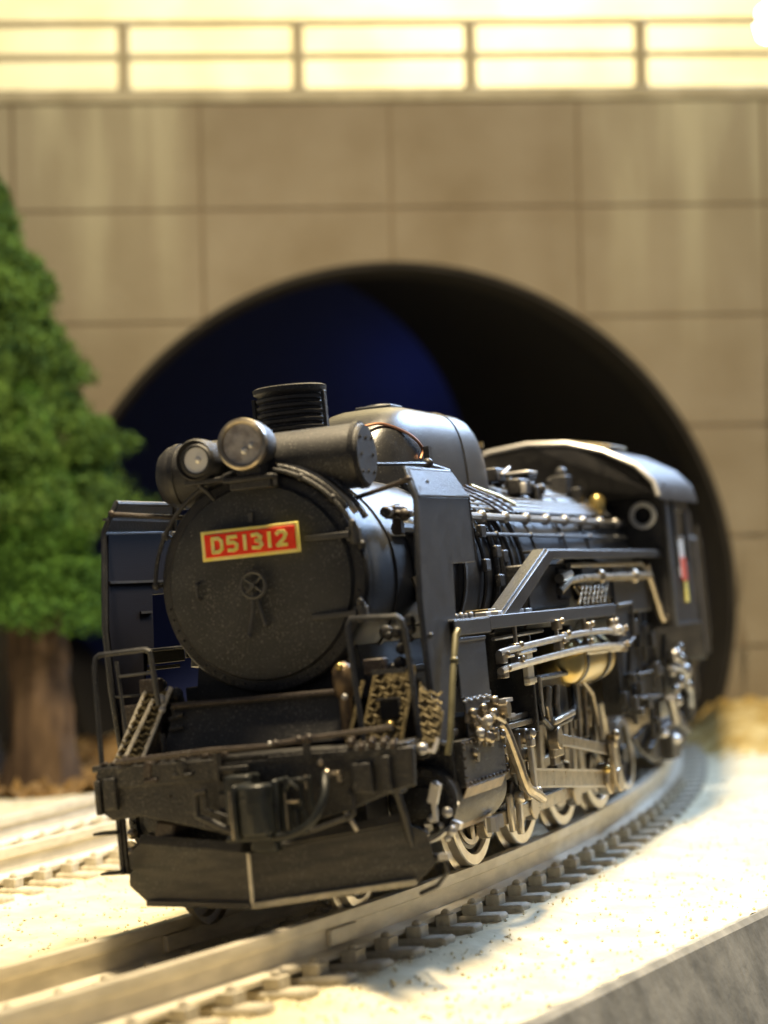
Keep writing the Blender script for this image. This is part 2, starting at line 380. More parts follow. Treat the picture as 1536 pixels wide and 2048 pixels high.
# ------------------------------------------------------------------ tunnel portal, railing, tunnel, backdrop
WM = Matrix.Translation((0.1,38,0)) @ Matrix.Rotation(R(4.5),4,'Z') @ Matrix.Rotation(-R(2.2),4,'Y')
portal = empty('tunnel_portal','beige concrete tunnel portal wall with a wide dark arch','tunnel portal',mw=WM)
ACX, ACZ, AR = .22, 1.72, 5.66
def strip_panel(x0,x1,z0,z1,d0,d1,name,m,R_=AR,bev=.0):
    """wall panel with the arch cut out, as columns of quads with depth"""
    mb = MB(); bm = mb.bm
    xs = sorted(set([x0+(x1-x0)*k/14 for k in range(15)]+[x for k in range(73) for x in [ACX-AR*math.cos(k*math.pi/72)] if x0+.01 < x < x1-.01]))
    for sgn in (1,-1):
        cols = []
        for x in xs:
            dx = x-ACX; h = math.sqrt(max(R_*R_-dx*dx,0)) if abs(dx) < R_-1e-6 else (0. if abs(abs(dx)-R_) <= 1e-6 else None)
            if h is None:
                lo, hi = (z0,z1) if sgn == 1 else (z1,z1)
            elif sgn == 1: lo, hi = max(z0, ACZ+h), z1
            else: lo, hi = z0, min(z1, ACZ-h)
            cols.append((x,lo,hi))
        for (xa,la,ha),(xb,lb,hb) in zip(cols,cols[1:]):
            if ha-la < 1e-3 and hb-lb < 1e-3: continue
            if ha < la: la = ha
            if hb < lb: lb = hb
            c = [(xa,la),(xb,lb),(xb,hb),(xa,ha)]
            f = [bm.verts.new((u,d0,v)) for u,v in c]; b = [bm.verts.new((u,d1,v)) for u,v in c]
            bm.faces.new(f); bm.faces.new((f[0],f[1],b[1],b[0])); bm.faces.new((f[3],f[2],b[2],b[3]))
            if xa == x0: bm.faces.new((f[0],f[3],b[3],b[0]))
            if xb == x1: bm.faces.new((f[1],f[2],b[2],b[1]))
    bmesh.ops.remove_doubles(bm, verts=bm.verts, dist=1e-4)
    if not bm.faces: bm.free(); return None
    bm.faces.ensure_lookup_table()
    return mb.build(name, m, portal, smooth=0)
zrows = [-1.6,-.95,.9,2.74,4.58,6.42,8.26,10.02]
xcols = [-12.3,-8.95,-5.9,-2.85,.26,3.38,6.5,9.5,12.5]
for a,b in zip(zrows,zrows[1:]):
    for c,d in zip(xcols,xcols[1:]):
        # skip panels wholly inside the arch
        far = max(math.hypot(x-ACX,z-ACZ) for x in (c,d) for z in (a,b))
        if far < AR: continue
        strip_panel(c+.03,d-.03,a+.025,b-.025,0,.12,'panel','wall')
strip_panel(-12.3,12.5,-1.6,10.02,.03,.35,'backing','joint',R_=AR+.0)
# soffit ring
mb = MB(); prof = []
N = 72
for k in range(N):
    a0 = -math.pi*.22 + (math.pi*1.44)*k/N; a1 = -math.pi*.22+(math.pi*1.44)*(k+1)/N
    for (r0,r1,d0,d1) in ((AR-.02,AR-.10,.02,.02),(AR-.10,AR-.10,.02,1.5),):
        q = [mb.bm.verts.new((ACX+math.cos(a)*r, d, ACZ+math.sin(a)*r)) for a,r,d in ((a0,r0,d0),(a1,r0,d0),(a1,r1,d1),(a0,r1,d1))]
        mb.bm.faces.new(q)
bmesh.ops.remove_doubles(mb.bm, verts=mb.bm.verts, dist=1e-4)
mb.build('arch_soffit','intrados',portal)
MB().box((.1,.10,10.13),(25,.32,.22)).build('coping','coping',portal,bevel=.03)
# railing on the coping
rl = empty('railing','grey-brown two-bar railing along the top of the tunnel portal','railing',mw=WM)
for zz,tk in ((11.33,.085),(10.78,.085)):
    MB().box((.1,.05,zz),(25,.09,.10)).build('rail_bar','railing',rl)
post = MB().box((0,.05,.56),(.20,.15,1.16)).box((0,.05,.03),(.24,.22,.05)).build('post','railing',rl,bevel=.015)
for k in range(-4,5):
    o = post if k == -4 else copy_part(post, rl)
    o.location = (-1.22+2.85*k, 0, 10.24)
# tunnel lining that narrows to a round far opening
tun = empty('tunnel_bore','black tunnel interior behind the arch, with an added blue board for the glow at its far end','tunnel',mw=WM)
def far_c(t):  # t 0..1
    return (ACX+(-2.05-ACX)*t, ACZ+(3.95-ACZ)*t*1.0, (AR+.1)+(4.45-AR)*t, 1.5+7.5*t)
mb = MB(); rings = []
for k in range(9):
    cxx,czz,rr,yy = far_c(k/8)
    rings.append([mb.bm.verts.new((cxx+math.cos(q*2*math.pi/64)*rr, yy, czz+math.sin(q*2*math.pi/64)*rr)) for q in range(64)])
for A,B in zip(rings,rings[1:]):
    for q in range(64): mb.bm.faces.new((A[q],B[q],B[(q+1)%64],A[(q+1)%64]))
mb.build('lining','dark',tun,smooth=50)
MB().box((-3.5,12.6,4),(22,.15,15)).build('glow_board','navy',tun)  # added board, its colour carries the blue glow behind the arch
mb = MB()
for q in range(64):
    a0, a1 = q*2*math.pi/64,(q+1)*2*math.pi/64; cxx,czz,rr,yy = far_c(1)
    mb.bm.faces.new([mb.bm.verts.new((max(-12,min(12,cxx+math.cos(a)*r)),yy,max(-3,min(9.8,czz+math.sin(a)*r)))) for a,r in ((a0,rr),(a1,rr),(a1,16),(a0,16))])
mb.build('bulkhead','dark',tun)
light_block = MB().box((0,6.9,10.0),(26,13.2,.3)).box((-12.4,6.9,4),(.3,13.2,12)).box((12.6,6.9,4),(.3,13.2,12)).build('tunnel_light_block','earth',kind='structure'); light_block.matrix_world = WM  # unseen box added around the tunnel to block the lamp's light
bd = MB().box((0,66,14),(70,.3,60)).build('backdrop','backdrop',kind='structure')
lm = MB().lathe([(0,.05),(.05,.34),(.3,.42),(.6,.36),(.75,.12)],(7.45,44.5,12.55),'z',20).build('bulb','bulb')
tag(lm,'glowing white lamp bulb standing beyond the railing of the portal','lamp')

# brown scrub ground at the foot of the wall, left
X,Y = grid(-11,-1.5,31,38.2,110,90); Zs = gh(X,Y)+.05+.22*sstep(Y,32.5,37)*(1-sstep(X,-4,-1.5))
nzz = rng.normal(size=Zs.shape); nzz = (nzz+np.roll(nzz,1,0)+np.roll(nzz,1,1))/3; lat = lateral(X,Y)
Zs = Zs+nzz*.12
V = np.stack([X,Y,Zs-.5*sstep(lat,T2-1.9,T2-1.4)],-1).reshape(-1,3); n_=110
i = np.arange(89*n_).reshape(89,n_)[:,:-1].ravel(); F = np.stack([i,i+1,i+n_+1,i+n_],-1)
npmesh('scrub_ground',V.tolist(),F.tolist(),'earth',kind='structure',smooth=0)

X,Y = grid(4.0,12,31.5,38.9,70,70); Zs = gh(X,Y)+.02+.14*sstep(Y,33.5,37.5); nz2 = rng.normal(size=Zs.shape); Zs = Zs+nz2*.03-.5*(1-sstep(Y,32,33.5))-.4*(1-sstep(X,4.0,5.2)*1.)
V = np.stack([X,Y,Zs],-1).reshape(-1,3); i = np.arange(69*70).reshape(69,70)[:,:-1].ravel(); F = np.stack([i,i+1,i+71,i+70],-1)
npmesh('turf_ground',V.tolist(),F.tolist(),'turf',kind='structure',smooth=0)
# ------------------------------------------------------------------ trees
def tree(name, label, x, y, zb, hb, ht, rad, leaf, nclump, trunk_r, lean=0.):
    t = empty(name,label,'tree',group='model conifers by the tunnel wall',mw=Matrix.Translation((x,y,zb)))
    mb = MB(); mb.tube(smooth_path([(0,0,-.3),(0.03,0,.5),(-.02,0,1.4),(lean*.3,0,ht*.5),(lean,0,ht*.92)],3),trunk_r,10)
    for v in mb.bm.verts:
        k = 1-.85*max(0,(v.co.z-.5)/ht); c = Vector((lean*max(0,v.co.z)/ht,0,v.co.z)); v.co = c+(v.co-c)*(k+.35*max(0,.4-v.co.z)+.13*math.sin(6*math.atan2(v.co.y,v.co.x)+3*v.co.z))
    mb.build('trunk','bark',t)
    P = []; 
    for k in range(nclump):
        f = rng.random()**.75                         # 0 top .. 1 bottom
        z = ht - f*(ht-hb); tier = 1+.10*math.sin(f*34)
        r = rad*(f**1.02)*tier*(.76+.27*rng.random()); a = rng.random()*6.283
        c = np.array([lean*(z/ht)+math.cos(a)*r, math.sin(a)*r, z-.12*rng.random()])
        cr = .09+.14*rng.random()*(.5+f)
        nl = 78
        d = rng.normal(size=(nl,3)); d /= np.linalg.norm(d,axis=1)[:,None]
        P.append(c+d*cr*rng.random((nl,1))**.4*np.array([1,1,.8]))
    # inner fill so the crown is dense
    P = np.concatenate(P); n = len(P)
    u = rng.normal(size=(n,3)); u /= np.linalg.norm(u,axis=1)[:,None]; v = np.cross(u,rng.normal(size=(n,3))); v /= np.linalg.norm(v,axis=1)[:,None]
    s = rng.uniform(.020,.046,(n,1))
    Vv = np.stack([P-u*s*1.25, P+v*s*.42, P+u*s*1.25, P-v*s*.42],1).reshape(-1,3)
    Ff = np.arange(4*n).reshape(-1,4)
    npmesh('crown',Vv.tolist(),Ff.tolist(),leaf,t)
    mb = MB().cyl((0,0,hb+.3),(lean*.9,0,ht*.95),rad*.55,.05,14)
    mb.build('inner_crown',leaf,t)
    return t
tree('conifer','tall olive-green conifer, the larger and farther of the two trees beside the arch',-6.2,34.2,-.75,3.75,9.9,2.75,'leafA',2600,.55,-.1)
tree('conifer','shorter bright green conifer in front of the taller one, with its trunk showing',-4.85,33.0,-.75,2.35,5.8,1.2,'leafB',1000,.50,-.3)

#LOCO
# ------------------------------------------------------------------ the locomotive (x lateral, y back from the front beam, z above the rails)
LF = loco_frame()
loco = empty('steam_locomotive','black model steam locomotive with a red number plate, coming out of the tunnel arch','steam locomotive',mw=LF)
BZ = 2.475
def P(name, m, mb, bevel=0., parent=None, **k): return mb.build(name, m, parent or loco, bevel, **k)
def rivets(mb, a, b, n, r=.014):
    a, b = Vector(a), Vector(b)
    for k in range(n): mb.ball(a.lerp(b,k/max(1,n-1)), r, n=6)
    return mb
# --- boiler
mb = MB().lathe([(.80,.80),(.83,.845),(.90,.86),(3.1,.86)],(0,0,BZ),'y',64)
P('smokebox','boiler',mb,smooth=40)
mb = MB().lathe([(3.1,.90),(3.14,.92),(6.2,.92),(8.0,.96),(9.55,.98)],(0,0,BZ),'y',64)
boiler = P('boiler','boiler',mb,smooth=40)
for s in (1.42,3.1,4.42,5.55,6.65,7.6,8.5):
    r = .86 if s < 3 else (.92 if s < 6.3 else .95)
    P('boiler_band','black',MB().lathe([(s-.035,r+.002),(s-.03,r+.016),(s+.03,r+.016),(s+.035,r+.002)],(0,0,BZ),'y',64,cap=False),parent=boiler)
# smokebox front ring and door
mb = MB().lathe([(.80,.70),(.735,.705),(.70,.74),(.70,.80),(.715,.835),(.75,.852),(.82,.855)],(0,0,BZ),'y',72)
for k in range(26):
    a = R(190)+k*R(160)/25
    mb.ball((.795*math.cos(a),.70,BZ+.795*math.sin(a)),.011,n=6)
P('smokebox_front','smoke',mb,smooth=35)
door = P('smokebox_door','door',MB().lathe([(.72,.755),(.672,.755),(.652,.742),(.640,.70),(.618,.55),(.600,.35),(.592,.15),(.590,.02)],(0,0,BZ),'y',72),smooth=35)
for zz in (2.77,2.17):
    mb = MB().box((.60,.607,zz),(.36,.035,.045)).box((.60,.598,zz),(.30,.02,.02)).cyl((.81,.64,zz-.075),(.81,.64,zz+.075),.035,n=10).box((.80,.66,zz),(.10,.07,.10)).ball((.81,.62,zz+.085),.03,n=8)
    P('door_hinge','grey',mb,.006,door)
hw = MB()
hw.tube([(.098*math.cos(k*math.pi/12),.52,2.46+.098*math.sin(k*math.pi/12)) for k in range(24)],.016,8,closed=True)
for a in (R(40),R(-40)): hw.tube([(-.09*math.cos(a),.52,2.46-.09*math.sin(a)),(.09*math.cos(a),.52,2.46+.09*math.sin(a))],.012,6)
hw.cyl((0,.60,2.46),(0,.49,2.46),.022,n=10)
P('handwheel','grey',hw,parent=door)
P('locking_lever','grey',MB().tube([(-.012,.52,2.40),(-.03,.535,2.25),(-.082,.55,2.085)],.016,6).ball((-.082,.55,2.08),.022,n=8),parent=door)
P('locking_lever','grey',MB().tube([(.012,.545,2.40),(.03,.545,2.27),(.058,.555,2.155)],.016,6).ball((.058,.555,2.15),.022,n=8),parent=door)
P('door_grip','grey',MB().tube([(-.49,.61,2.52),(-.49,.575,2.50),(-.49,.575,2.41),(-.49,.61,2.39)],.012,6).ball((-.49,.575,2.50),.02,n=6),parent=door)
P('door_grip','grey',MB().box((0,.60,2.98),(.035,.03,.07)),parent=door)
# number plate
plate = P('number_plate','yellow',MB().box((.007,.525,2.79),(.80,.035,.232)),.006,
          door)
P('plate_field','red',MB().box((.012,.503,2.79),(.745,.012,.176)),.004,plate)
def stroke(mb, pts, wd, ox, oz, y0=.488, y1=.500, sx=1., sz=1.):
    pts = [Vector((ox+p[0]*sx,0,oz+p[1]*sz)) for p in pts]
    for a,b in zip(pts,pts[1:]):
        d = (b-a); L_ = d.length; c = (a+b)/2; mb.box((c.x,(y0+y1)/2,c.z),(L_+wd*.62,y1-y0,wd),(0,-math.atan2(d.z,d.x),0))
    return mb
GL = {'D':[[(0,0),(0,1),(.55,1),(.85,.78),(.85,.22),(.55,0),(0,0)]],
      '5':[[(.82,1),(.08,1),(.04,.58),(.55,.60),(.85,.40),(.80,.12),(.5,0),(.05,.05)]],
      '1':[[(.0,0),(.0,1)]],
      '3':[[(.03,.95),(.5,1),(.82,.80),(.72,.58),(.35,.53),(.75,.46),(.86,.22),(.6,0),(.03,.05)]],
      '2':[[(.03,.85),(.25,1),(.65,1),(.85,.78),(.70,.50),(.03,.03),(.88,.03)]]}
ox = -.292
for ch in 'D51312':
    wdt = .085 if ch != '1' else .0
    mb = MB()
    for pl in GL[ch]: stroke(mb, pl, .029, ox+(.018 if ch == '1' else 0), 2.738, sx=.088, sz=.104)
    P('plate_character','yellow',mb,.003,plate,smooth=0)
    ox += (.124 if ch != '1' else .078)
# handrail round the top of the smokebox front
arc = [(.875*math.cos(a),.66,BZ+.875*math.sin(a)) for a in [R(12)+k*R(165)/40 for k in range(41)]]
mb = MB().tube(arc,.018,8)
for a in (R(14),R(42),R(62),R(118),R(150),R(176)): mb.ball((.875*math.cos(a),.67,BZ+.875*math.sin(a)),.034,n=8).cyl((.875*math.cos(a),.67,BZ+.875*math.sin(a)),(.85*math.cos(a),.78,BZ+.85*math.sin(a)),.016,n=8)
P('front_handrail','smoke',mb)
# pipe bundle arching over the right shoulder
for rr,yy,m_,a0,a1 in ((.925,.75,'nickel',30,78),(.955,.80,'frame',26,80),(.90,.70,'frame',34,76)):
    P('shoulder_pipe',m_,MB().tube([(rr*math.cos(R(a0)+k*R(a1-a0)/16),yy,BZ+rr*math.sin(R(a0)+k*R(a1-a0)/16)) for k in range(17)],.026,8))
# --- feedwater heater
mb = MB().lathe([(-.885,.02),(-.875,.13),(-.84,.20),(-.78,.243),(-.74,.25),(-.70,.252),(.80,.252),(.83,.246),(.845,.235),(.85,.02)],(0,.98,3.385),'x',44)
heater = P('feedwater_heater','smoke',mb,smooth=40)
for xx in (-.70,.805): P('heater_band','black',MB().lathe([(xx-.02,.25),(xx-.02,.262),(xx+.02,.262),(xx+.02,.25)],(0,.98,3.385),'x',44,cap=False),parent=heater)
mb = MB().cyl((.845,.98,3.385),(.858,.98,3.385),.228,n=36)
P('heater_cover','shield',mb,parent=heater)
mb = MB()
for a in (90,0,180,270,45,135,225,315):
    rr = .13 if a%90==0 else .19
    mb.cyl((.855,.98+rr*math.cos(R(a)),3.385+rr*math.sin(R(a))),(.870,.98+rr*math.cos(R(a)),3.385+rr*math.sin(R(a))),.014,n=6)
P('cover_bolts','black',mb,parent=heater)
P('heater_bracket','smoke',MB().box((.50,1.0,3.16),(.10,.34,.26)).box((-.50,1.0,3.16),(.10,.34,.26)).box((0,1.05,3.24),(.7,.35,.22)),.01)
# --- headlights
hl = P('headlight','smoke',MB().lathe([(.42,.165),(.40,.185),(.43,.198),(.55,.195),(.70,.17),(.78,.10),(.80,.02)],(.06,0,3.53),'y',40))
P('rim','nickel',MB().lathe([(.415,.150),(.385,.160),(.378,.178),(.392,.198),(.43,.203)],(.06,0,3.53),'y',48,cap=False),parent=hl)
P('lens','lens',MB().lathe([(.405,.165),(.418,.12),(.44,.07),(.455,.02)],(.06,0,3.53),'y',40),parent=hl)
P('filament','chrome',MB().ball((.075,.40,3.475),.028,n=10).ball((.135,.395,3.51),.020,n=8),parent=hl)
P('headlight_bracket','smoke',MB().box((.06,.58,3.32),(.20,.20,.12)).box((.06,.60,3.24),(.34,.22,.10)).box((.06,.50,3.27),(.42,.10,.04)),.012)
ax = P('auxiliary_lamp','smoke',MB().lathe([(.48,.135),(.455,.15),(.49,.165),(.62,.165),(.78,.15),(.85,.10)],(-.365,0,3.46),'y',32))
P('reflector','chrome',MB().lathe([(.445,.098),(.468,.085),(.50,.055),(.51,.02)],(-.345,0,3.455),'y',32).ball((-.33,.455,3.455),.03,n=10),parent=ax)
P('rim','smoke',MB().lathe([(.46,.095),(.435,.10),(.435,.115),(.47,.14)],(-.345,0,3.455),'y',32,cap=False),parent=ax)
P('lamp_shelf','smoke',MB().box((-.30,.60,3.29),(.36,.22,.04)).tube([(-.40,.55,3.29),(-.33,.60,3.20),(-.30,.70,3.12)],.02,6),.008)
# --- chimney
prof = [(3.28,.30),(3.40,.265),(3.60,.255)]
z = 3.62
for k in range(7): prof += [(z,.258),(z+.012,.282),(z+.035,.286),(z+.047,.262)]; z += .062
prof += [(z,.27),(z+.02,.30),(z+.055,.305),(z+.065,.285),(z+.03,.25),(z-.12,.24)]
P('chimney','black',MB().lathe(prof,(-.03,1.78,-.05),'z',44),smooth=30)
P('chimney_fitting','black',MB().box((.262,1.78,3.84),(.03,.06,.34)).box((-.315,1.70,3.88),(.03,.06,.22)),.004)
# --- long dome over the boiler
def dome_mesh(name, m, s0, s1, wmax, ztop, nose, tail, off=0., z0=BZ+.45):
    bm = bmesh.new(); rings = []
    S = [s0+nose*(1-math.cos(k*math.pi/2/10)) for k in range(11)] + [s0+nose+(s1-tail-s0-nose)*k/6 for k in range(1,7)] + [s1-tail+tail*math.sin(k*math.pi/2/8) for k in range(1,9)]
    for s in S:
        if s < s0+nose: t = (s0+nose-s)/nose; f = math.sqrt(max(0,1-t*t)); f = .12+.88*f
        elif s > s1-tail: t = (s-(s1-tail))/tail; f = .30+.70*math.sqrt(max(0,1-t*t))
        else: f = 1
        w_, zt = wmax*(f**.8), BZ+.7+(ztop-BZ-.7)*(f**.9)
        if s > s1-tail: w_ = wmax*(.70+.30*f)
        ring = []
        for k in range(25):
            a = math.pi*k/24; c_, q_ = math.cos(a), math.sin(a); e = .47
            xx = w_*math.copysign(abs(c_)**e,c_); zz = z0+(zt-z0)*(abs(q_)**(e))
            ring.append(bm.verts.new((xx*(1+off),s,zz+off*.3)))
        rings.append(ring)
    for A,B in zip(rings,rings[1:]):
        for k in range(24): bm.faces.new((A[k],A[k+1],B[k+1],B[k]))
    bm.faces.new(rings[0]); bm.faces.new(rings[-1][::-1])
    m_ = MB(); m_.bm.free(); m_.bm = bm; return m_
dome = P('steam_dome','dome',dome_mesh('d','boiler',2.80,5.70,.54,4.0,.95,.50),smooth=50)
def dome_rib(s,name='dome_seam'):
    pts = []
    for k in range(25):
        a = math.pi*k/24; c_, q_ = math.cos(a), math.sin(a); z0 = BZ+.45
        pts.append((.543*math.copysign(abs(c_)**.47,c_),s,z0+(4.003-z0)*abs(q_)**.47))
    P(name,'black',MB().tube(pts,.010,6),parent=dome)
dome_rib(4.75)
P('dome_hatch','boiler',MB().box((0,3.95,4.01),(.34,.34,.05)).cyl((0,3.95,4.02),(0,3.95,4.05),.12,n=20),.01,dome)
P('dome_edge','boiler',MB().tube([(.40,3.05,BZ+.76),(.55,3.5,BZ+.66),(.575,4.2,BZ+.66),(.575,5.6,BZ+.68)],.022,8),parent=dome)
P('copper_tube','copper',MB().tube(smooth_path([(.15,2.95,3.78),(.30,3.10,3.80),(.47,3.30,3.70),(.53,3.45,3.58),(.52,3.40,3.48)]),.014,6))
P('dome_pipe','black',MB().tube(smooth_path([(.30,2.4,3.42),(.50,2.9,3.42),(.60,3.3,3.42),(.62,3.9,3.38)]),.018,6).ball((.60,3.35,3.43),.05,n=8).box((.585,3.42,3.50),(.05,.08,.16)))
# small gear behind the dome
P('safety_valve','gold',MB().cyl((.25,6.15,3.38),(.25,6.15,3.74),.06,n=12).cyl((.25,6.15,3.72),(.25,6.15,3.78),.075,n=12).cyl((-.2,6.15,3.38),(-.2,6.15,3.72),.06,n=12))
mb = MB()
for (x_,s_,z_,d_) in ((.45,5.95,3.42,(.16,.35,.14)),(.60,6.30,3.30,(.14,.42,.16)),(.50,6.75,3.40,(.26,.30,.07)),(.66,6.70,3.22,(.10,.22,.20)),(.30,6.6,3.44,(.2,.3,.12))): mb.box((x_,s_,z_),d_)
for k in range(6): mb.ball((.40+.06*k,5.9+.17*k,3.38-.02*k),.06,n=8)
P('stop_valve','black',mb,.02)
P('valve_cap','silver',MB().box((.50,6.72,3.46),(.30,.34,.03)).cyl((.70,6.1,3.22),(.70,6.1,3.33),.035,n=8).cyl((.55,5.9,3.42),(.55,6.2,3.50),.02,n=6),.01)
P('steam_pipe','pipe',MB().tube([(.56,6.9,3.22),(.56,8.3,3.24)],.032,8))
P('turret','black',MB().box((.50,8.45,3.38),(.18,.30,.22)).box((.62,8.6,3.20),(.12,.20,.30)).cyl((.40,8.3,3.44),(.40,9.4,3.46),.035,n=8).ball((.5,8.45,3.52),.07,n=8),.015)
P('whistle','brass',MB().lathe([(3.02,.03),(3.06,.06),(3.12,.085),(3.20,.09),(3.25,.06),(3.27,.01)],(.80,8.75,0),'z',16).cyl((.80,8.75,2.9),(.80,8.75,3.04),.025,n=8))
# --- pipes along the boiler side
def bp(ang, r, s0, s1, rad, m, name='boiler_pipe', clips=0, ends=None):
    x_, z_ = r*math.cos(R(ang)), BZ+r*math.sin(R(ang))
    pts = [(x_,s0,z_),(x_,s1,z_)]
    if ends: pts = [ends]+pts
    mb = MB().tube(pts,rad,8)
    for k in range(clips):
        s_ = s0+(s1-s0)*(k+.5)/clips; mb.ball((x_,s_,z_),rad*1.75,(1,.8,1),n=8)
    return P(name,m,mb)
for m_ in (1,-1):
    A = lambda a: a if m_ == 1 else 180-a
    bp(A(27),1.02,1.15,9.4,.034,'pipe',clips=11)
    for j,an in enumerate((33.5,36.5,39.5,42.5)): bp(A(an),1.0,3.3,9.4,.0105,'pipe' if j<2 else 'nickel')
    bp(A(17.5),1.0,3.45,9.4,.017,'boiler',name='handrail',clips=5)
    bp(A(21.5),.93,1.5,3.1,.05,'boiler',name='smokebox_pipe')
# walkway strip that carries the thin tubes
P('tube_tray','shield',MB().quad([(.84,4.6,3.00),(.84,9.4,3.02),(.74,9.4,3.145),(.74,4.6,3.125)],.012))
# rod bundle sloping down off the dome (yellow-edged)
P('sand_pipe_bundle','rust',MB().tube([(.62,4.35,3.26),(.80,4.75,3.12),(.87,5.0,3.02)],.013,6).tube([(.64,4.10,3.24),(.82,4.45,3.10),(.90,4.7,3.0)],.013,6).tube([(.66,3.9,3.22),(.84,4.25,3.08),(.91,4.45,2.98)],.013,6))
P('sand_pipe','brass',MB().tube([(.60,4.60,3.27),(.76,4.98,3.16),(.84,5.2,3.08)],.018,6))
for s_,rr in ((3.55,.020),(3.92,.032),(4.10,.032),(4.38,.018),(4.78,.026)):
    pts = [((.955)*math.cos(R(a)), s_+.28*max(0,(30-a)/60.)*(1 if s_>4.3 else .3), BZ+.955*math.sin(R(a))) for a in range(34,-38,-6)]
    P('sand_pipe','black',MB().tube(pts,rr,8))
mb = MB()
for s_,z_ in ((3.55,2.80),(3.98,2.62),(4.2,2.58),(4.0,2.36),(3.6,2.50)): mb.box((.965,s_,z_),(.05,.16,.11))
P('pipe_clamp','black',mb,.012)
P('clack_valve','rust',MB().box((.93,1.30,2.93),(.10,.26,.10)).cyl((.93,1.05,2.93),(.93,1.62,2.93),.045,n=10).cyl((.93,1.2,2.93),(1.05,1.2,2.90),.03,n=8).ball((1.04,1.2,2.90),.05,n=8).box((.90,1.45,2.86),(.07,.1,.2)),.012)
P('smokebox_clamp','silver',MB().tube([(.90,2.2,2.58),(.97,2.2,2.50),(1.03,2.15,2.44)],.03,6))
# steam pipe casing down from the smokebox
for m_ in (1,-1):
    P('steam_pipe_casing','boiler',MB().tube([(m_*.62,2.05,2.95),(m_*.86,2.0,2.62),(m_*.98,1.95,2.25),(m_*1.02,1.9,1.85)],.15,16))
P('steam_pipe_edge','nickel',MB().tube([(.93,1.62,2.42),(.99,1.62,2.20),(1.02,1.55,1.95),(1.03,1.5,1.72)],.030,8))
# --- smoke deflectors
DP = [(.70,1.15),(.60,1.75),(.58,2.25),(.72,3.00),(2.06,3.02),(2.10,2.50),(1.46,2.49),(1.40,2.06),(1.26,1.95),(.86,1.13)]
for m_ in (1,-1):
    d = P('smoke_deflector','shield',MB().prism(DP,'x',m_*1.285,m_*1.315),.006)
    mb = MB().quad([(m_*1.30,.72,3.0),(m_*1.30,2.06,3.02),(m_*1.215,1.93,3.22),(m_*1.215,.80,3.21)],m_*.028)
    P('deflector_top','black',mb,.004,d)
    mb = MB().tube([(m_*1.30,.84,1.13),(m_*1.30,.69,1.15),(m_*1.30,.585,1.75),(m_*1.30,.57,2.25),(m_*1.30,.71,3.00),(m_*1.205,.79,3.225),(m_*1.205,1.93,3.235),(m_*1.30,2.08,3.02),(m_*1.30,2.11,2.50)],.024,8)
    P('edge_tube','shield',mb,parent=d)
    mb = MB().ball((m_*1.33,.66,1.95),.022,n=8).ball((m_*1.33,.95,3.12),.016,n=6)
    P('rivet_head','shield',mb,parent=d)
    P('deflector_stay','rust',MB().tube([(m_*1.24,.76,3.14),(m_*1.0,.86,3.10),(m_*.72,1.0,3.06)],.019,8).ball((m_*1.24,.76,3.14),.032,n=8),parent=d)
    P('deflector_stay','shield',MB().tube([(m_*1.29,.62,1.70),(m_*1.0,.62,1.70),(m_*.92,.62,1.69)],.012,6),parent=d)
    if m_ == -1:
        P('shade_face','shade',MB().prism([(s_,z_) for s_,z_ in ((.72,1.16),(.62,1.75),(.60,2.25),(.74,2.98),(2.04,3.0),(2.08,2.51),(1.47,2.50),(1.41,2.07),(1.27,1.97),(.85,1.15))],'x',-1.283,-1.275),parent=d)  # dark sheet painting the shade on this deflector's inner side
        P('inside_rib','shield',MB().box((-1.27,1.35,2.60),(.02,1.35,.02)).box((-1.27,1.35,3.10),(.03,1.35,.02)).box((-1.27,1.3,2.35),(.02,.22,.02)),parent=d)
# --- running boards
for m_ in (1,-1):
    P('running_board','shield',MB().box((m_*1.13,4.45,2.045),(.44,4.5,.025)).box((m_*1.345,4.45,2.0),(.025,4.5,.11)),.006)
    P('front_step_board','shield',MB().box((m_*1.18,1.68,2.04),(.36,.98,.025)).box((m_*1.355,1.68,1.985),(.02,.98,.12)).box((m_*1.345,1.62,1.89),(.02,.84,.03)),.006)
    pl = [(3.05,2.07),(3.2,2.07),(4.62,2.52),(7.7,2.55),(9.5,2.55),(9.5,2.62),(4.50,2.60),(4.42,2.57)]
    P('raised_board','black',MB().prism([(2.85,2.06),(3.30,2.06),(4.66,2.52),(9.5,2.53),(9.5,2.60),(4.52,2.60)],'x',m_*1.24,m_*1.30)
      .quad([(m_*1.15,2.88,2.07),(m_*1.27,2.88,2.07),(m_*1.27,4.52,2.60),(m_*1.15,4.52,2.60)],.02).box((m_*1.17,7.0,2.60),(.22,4.96,.025)),.006)
mb = MB()
for k in range(5): mb.box((1.20+.02*(k%2),2.55+.32*k,2.075),(.10,.16+.05*(k%3),.035))
for k in range(4): mb.ball((1.27,1.55+.13*k,2.075),.022+.008*(k%2),n=6)
P('board_fitting','silver',mb,.008)
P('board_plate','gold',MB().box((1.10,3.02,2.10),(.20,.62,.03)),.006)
# yellow-green handrail pole from the deck to the step board
P('deck_handrail','olive',MB().tube([(1.40,1.15,1.97),(1.39,1.10,1.93),(1.385,.90,1.55),(1.38,.74,1.17),(1.36,.70,1.05)],.026,8).ball((1.39,1.0,1.74),.036,n=8))
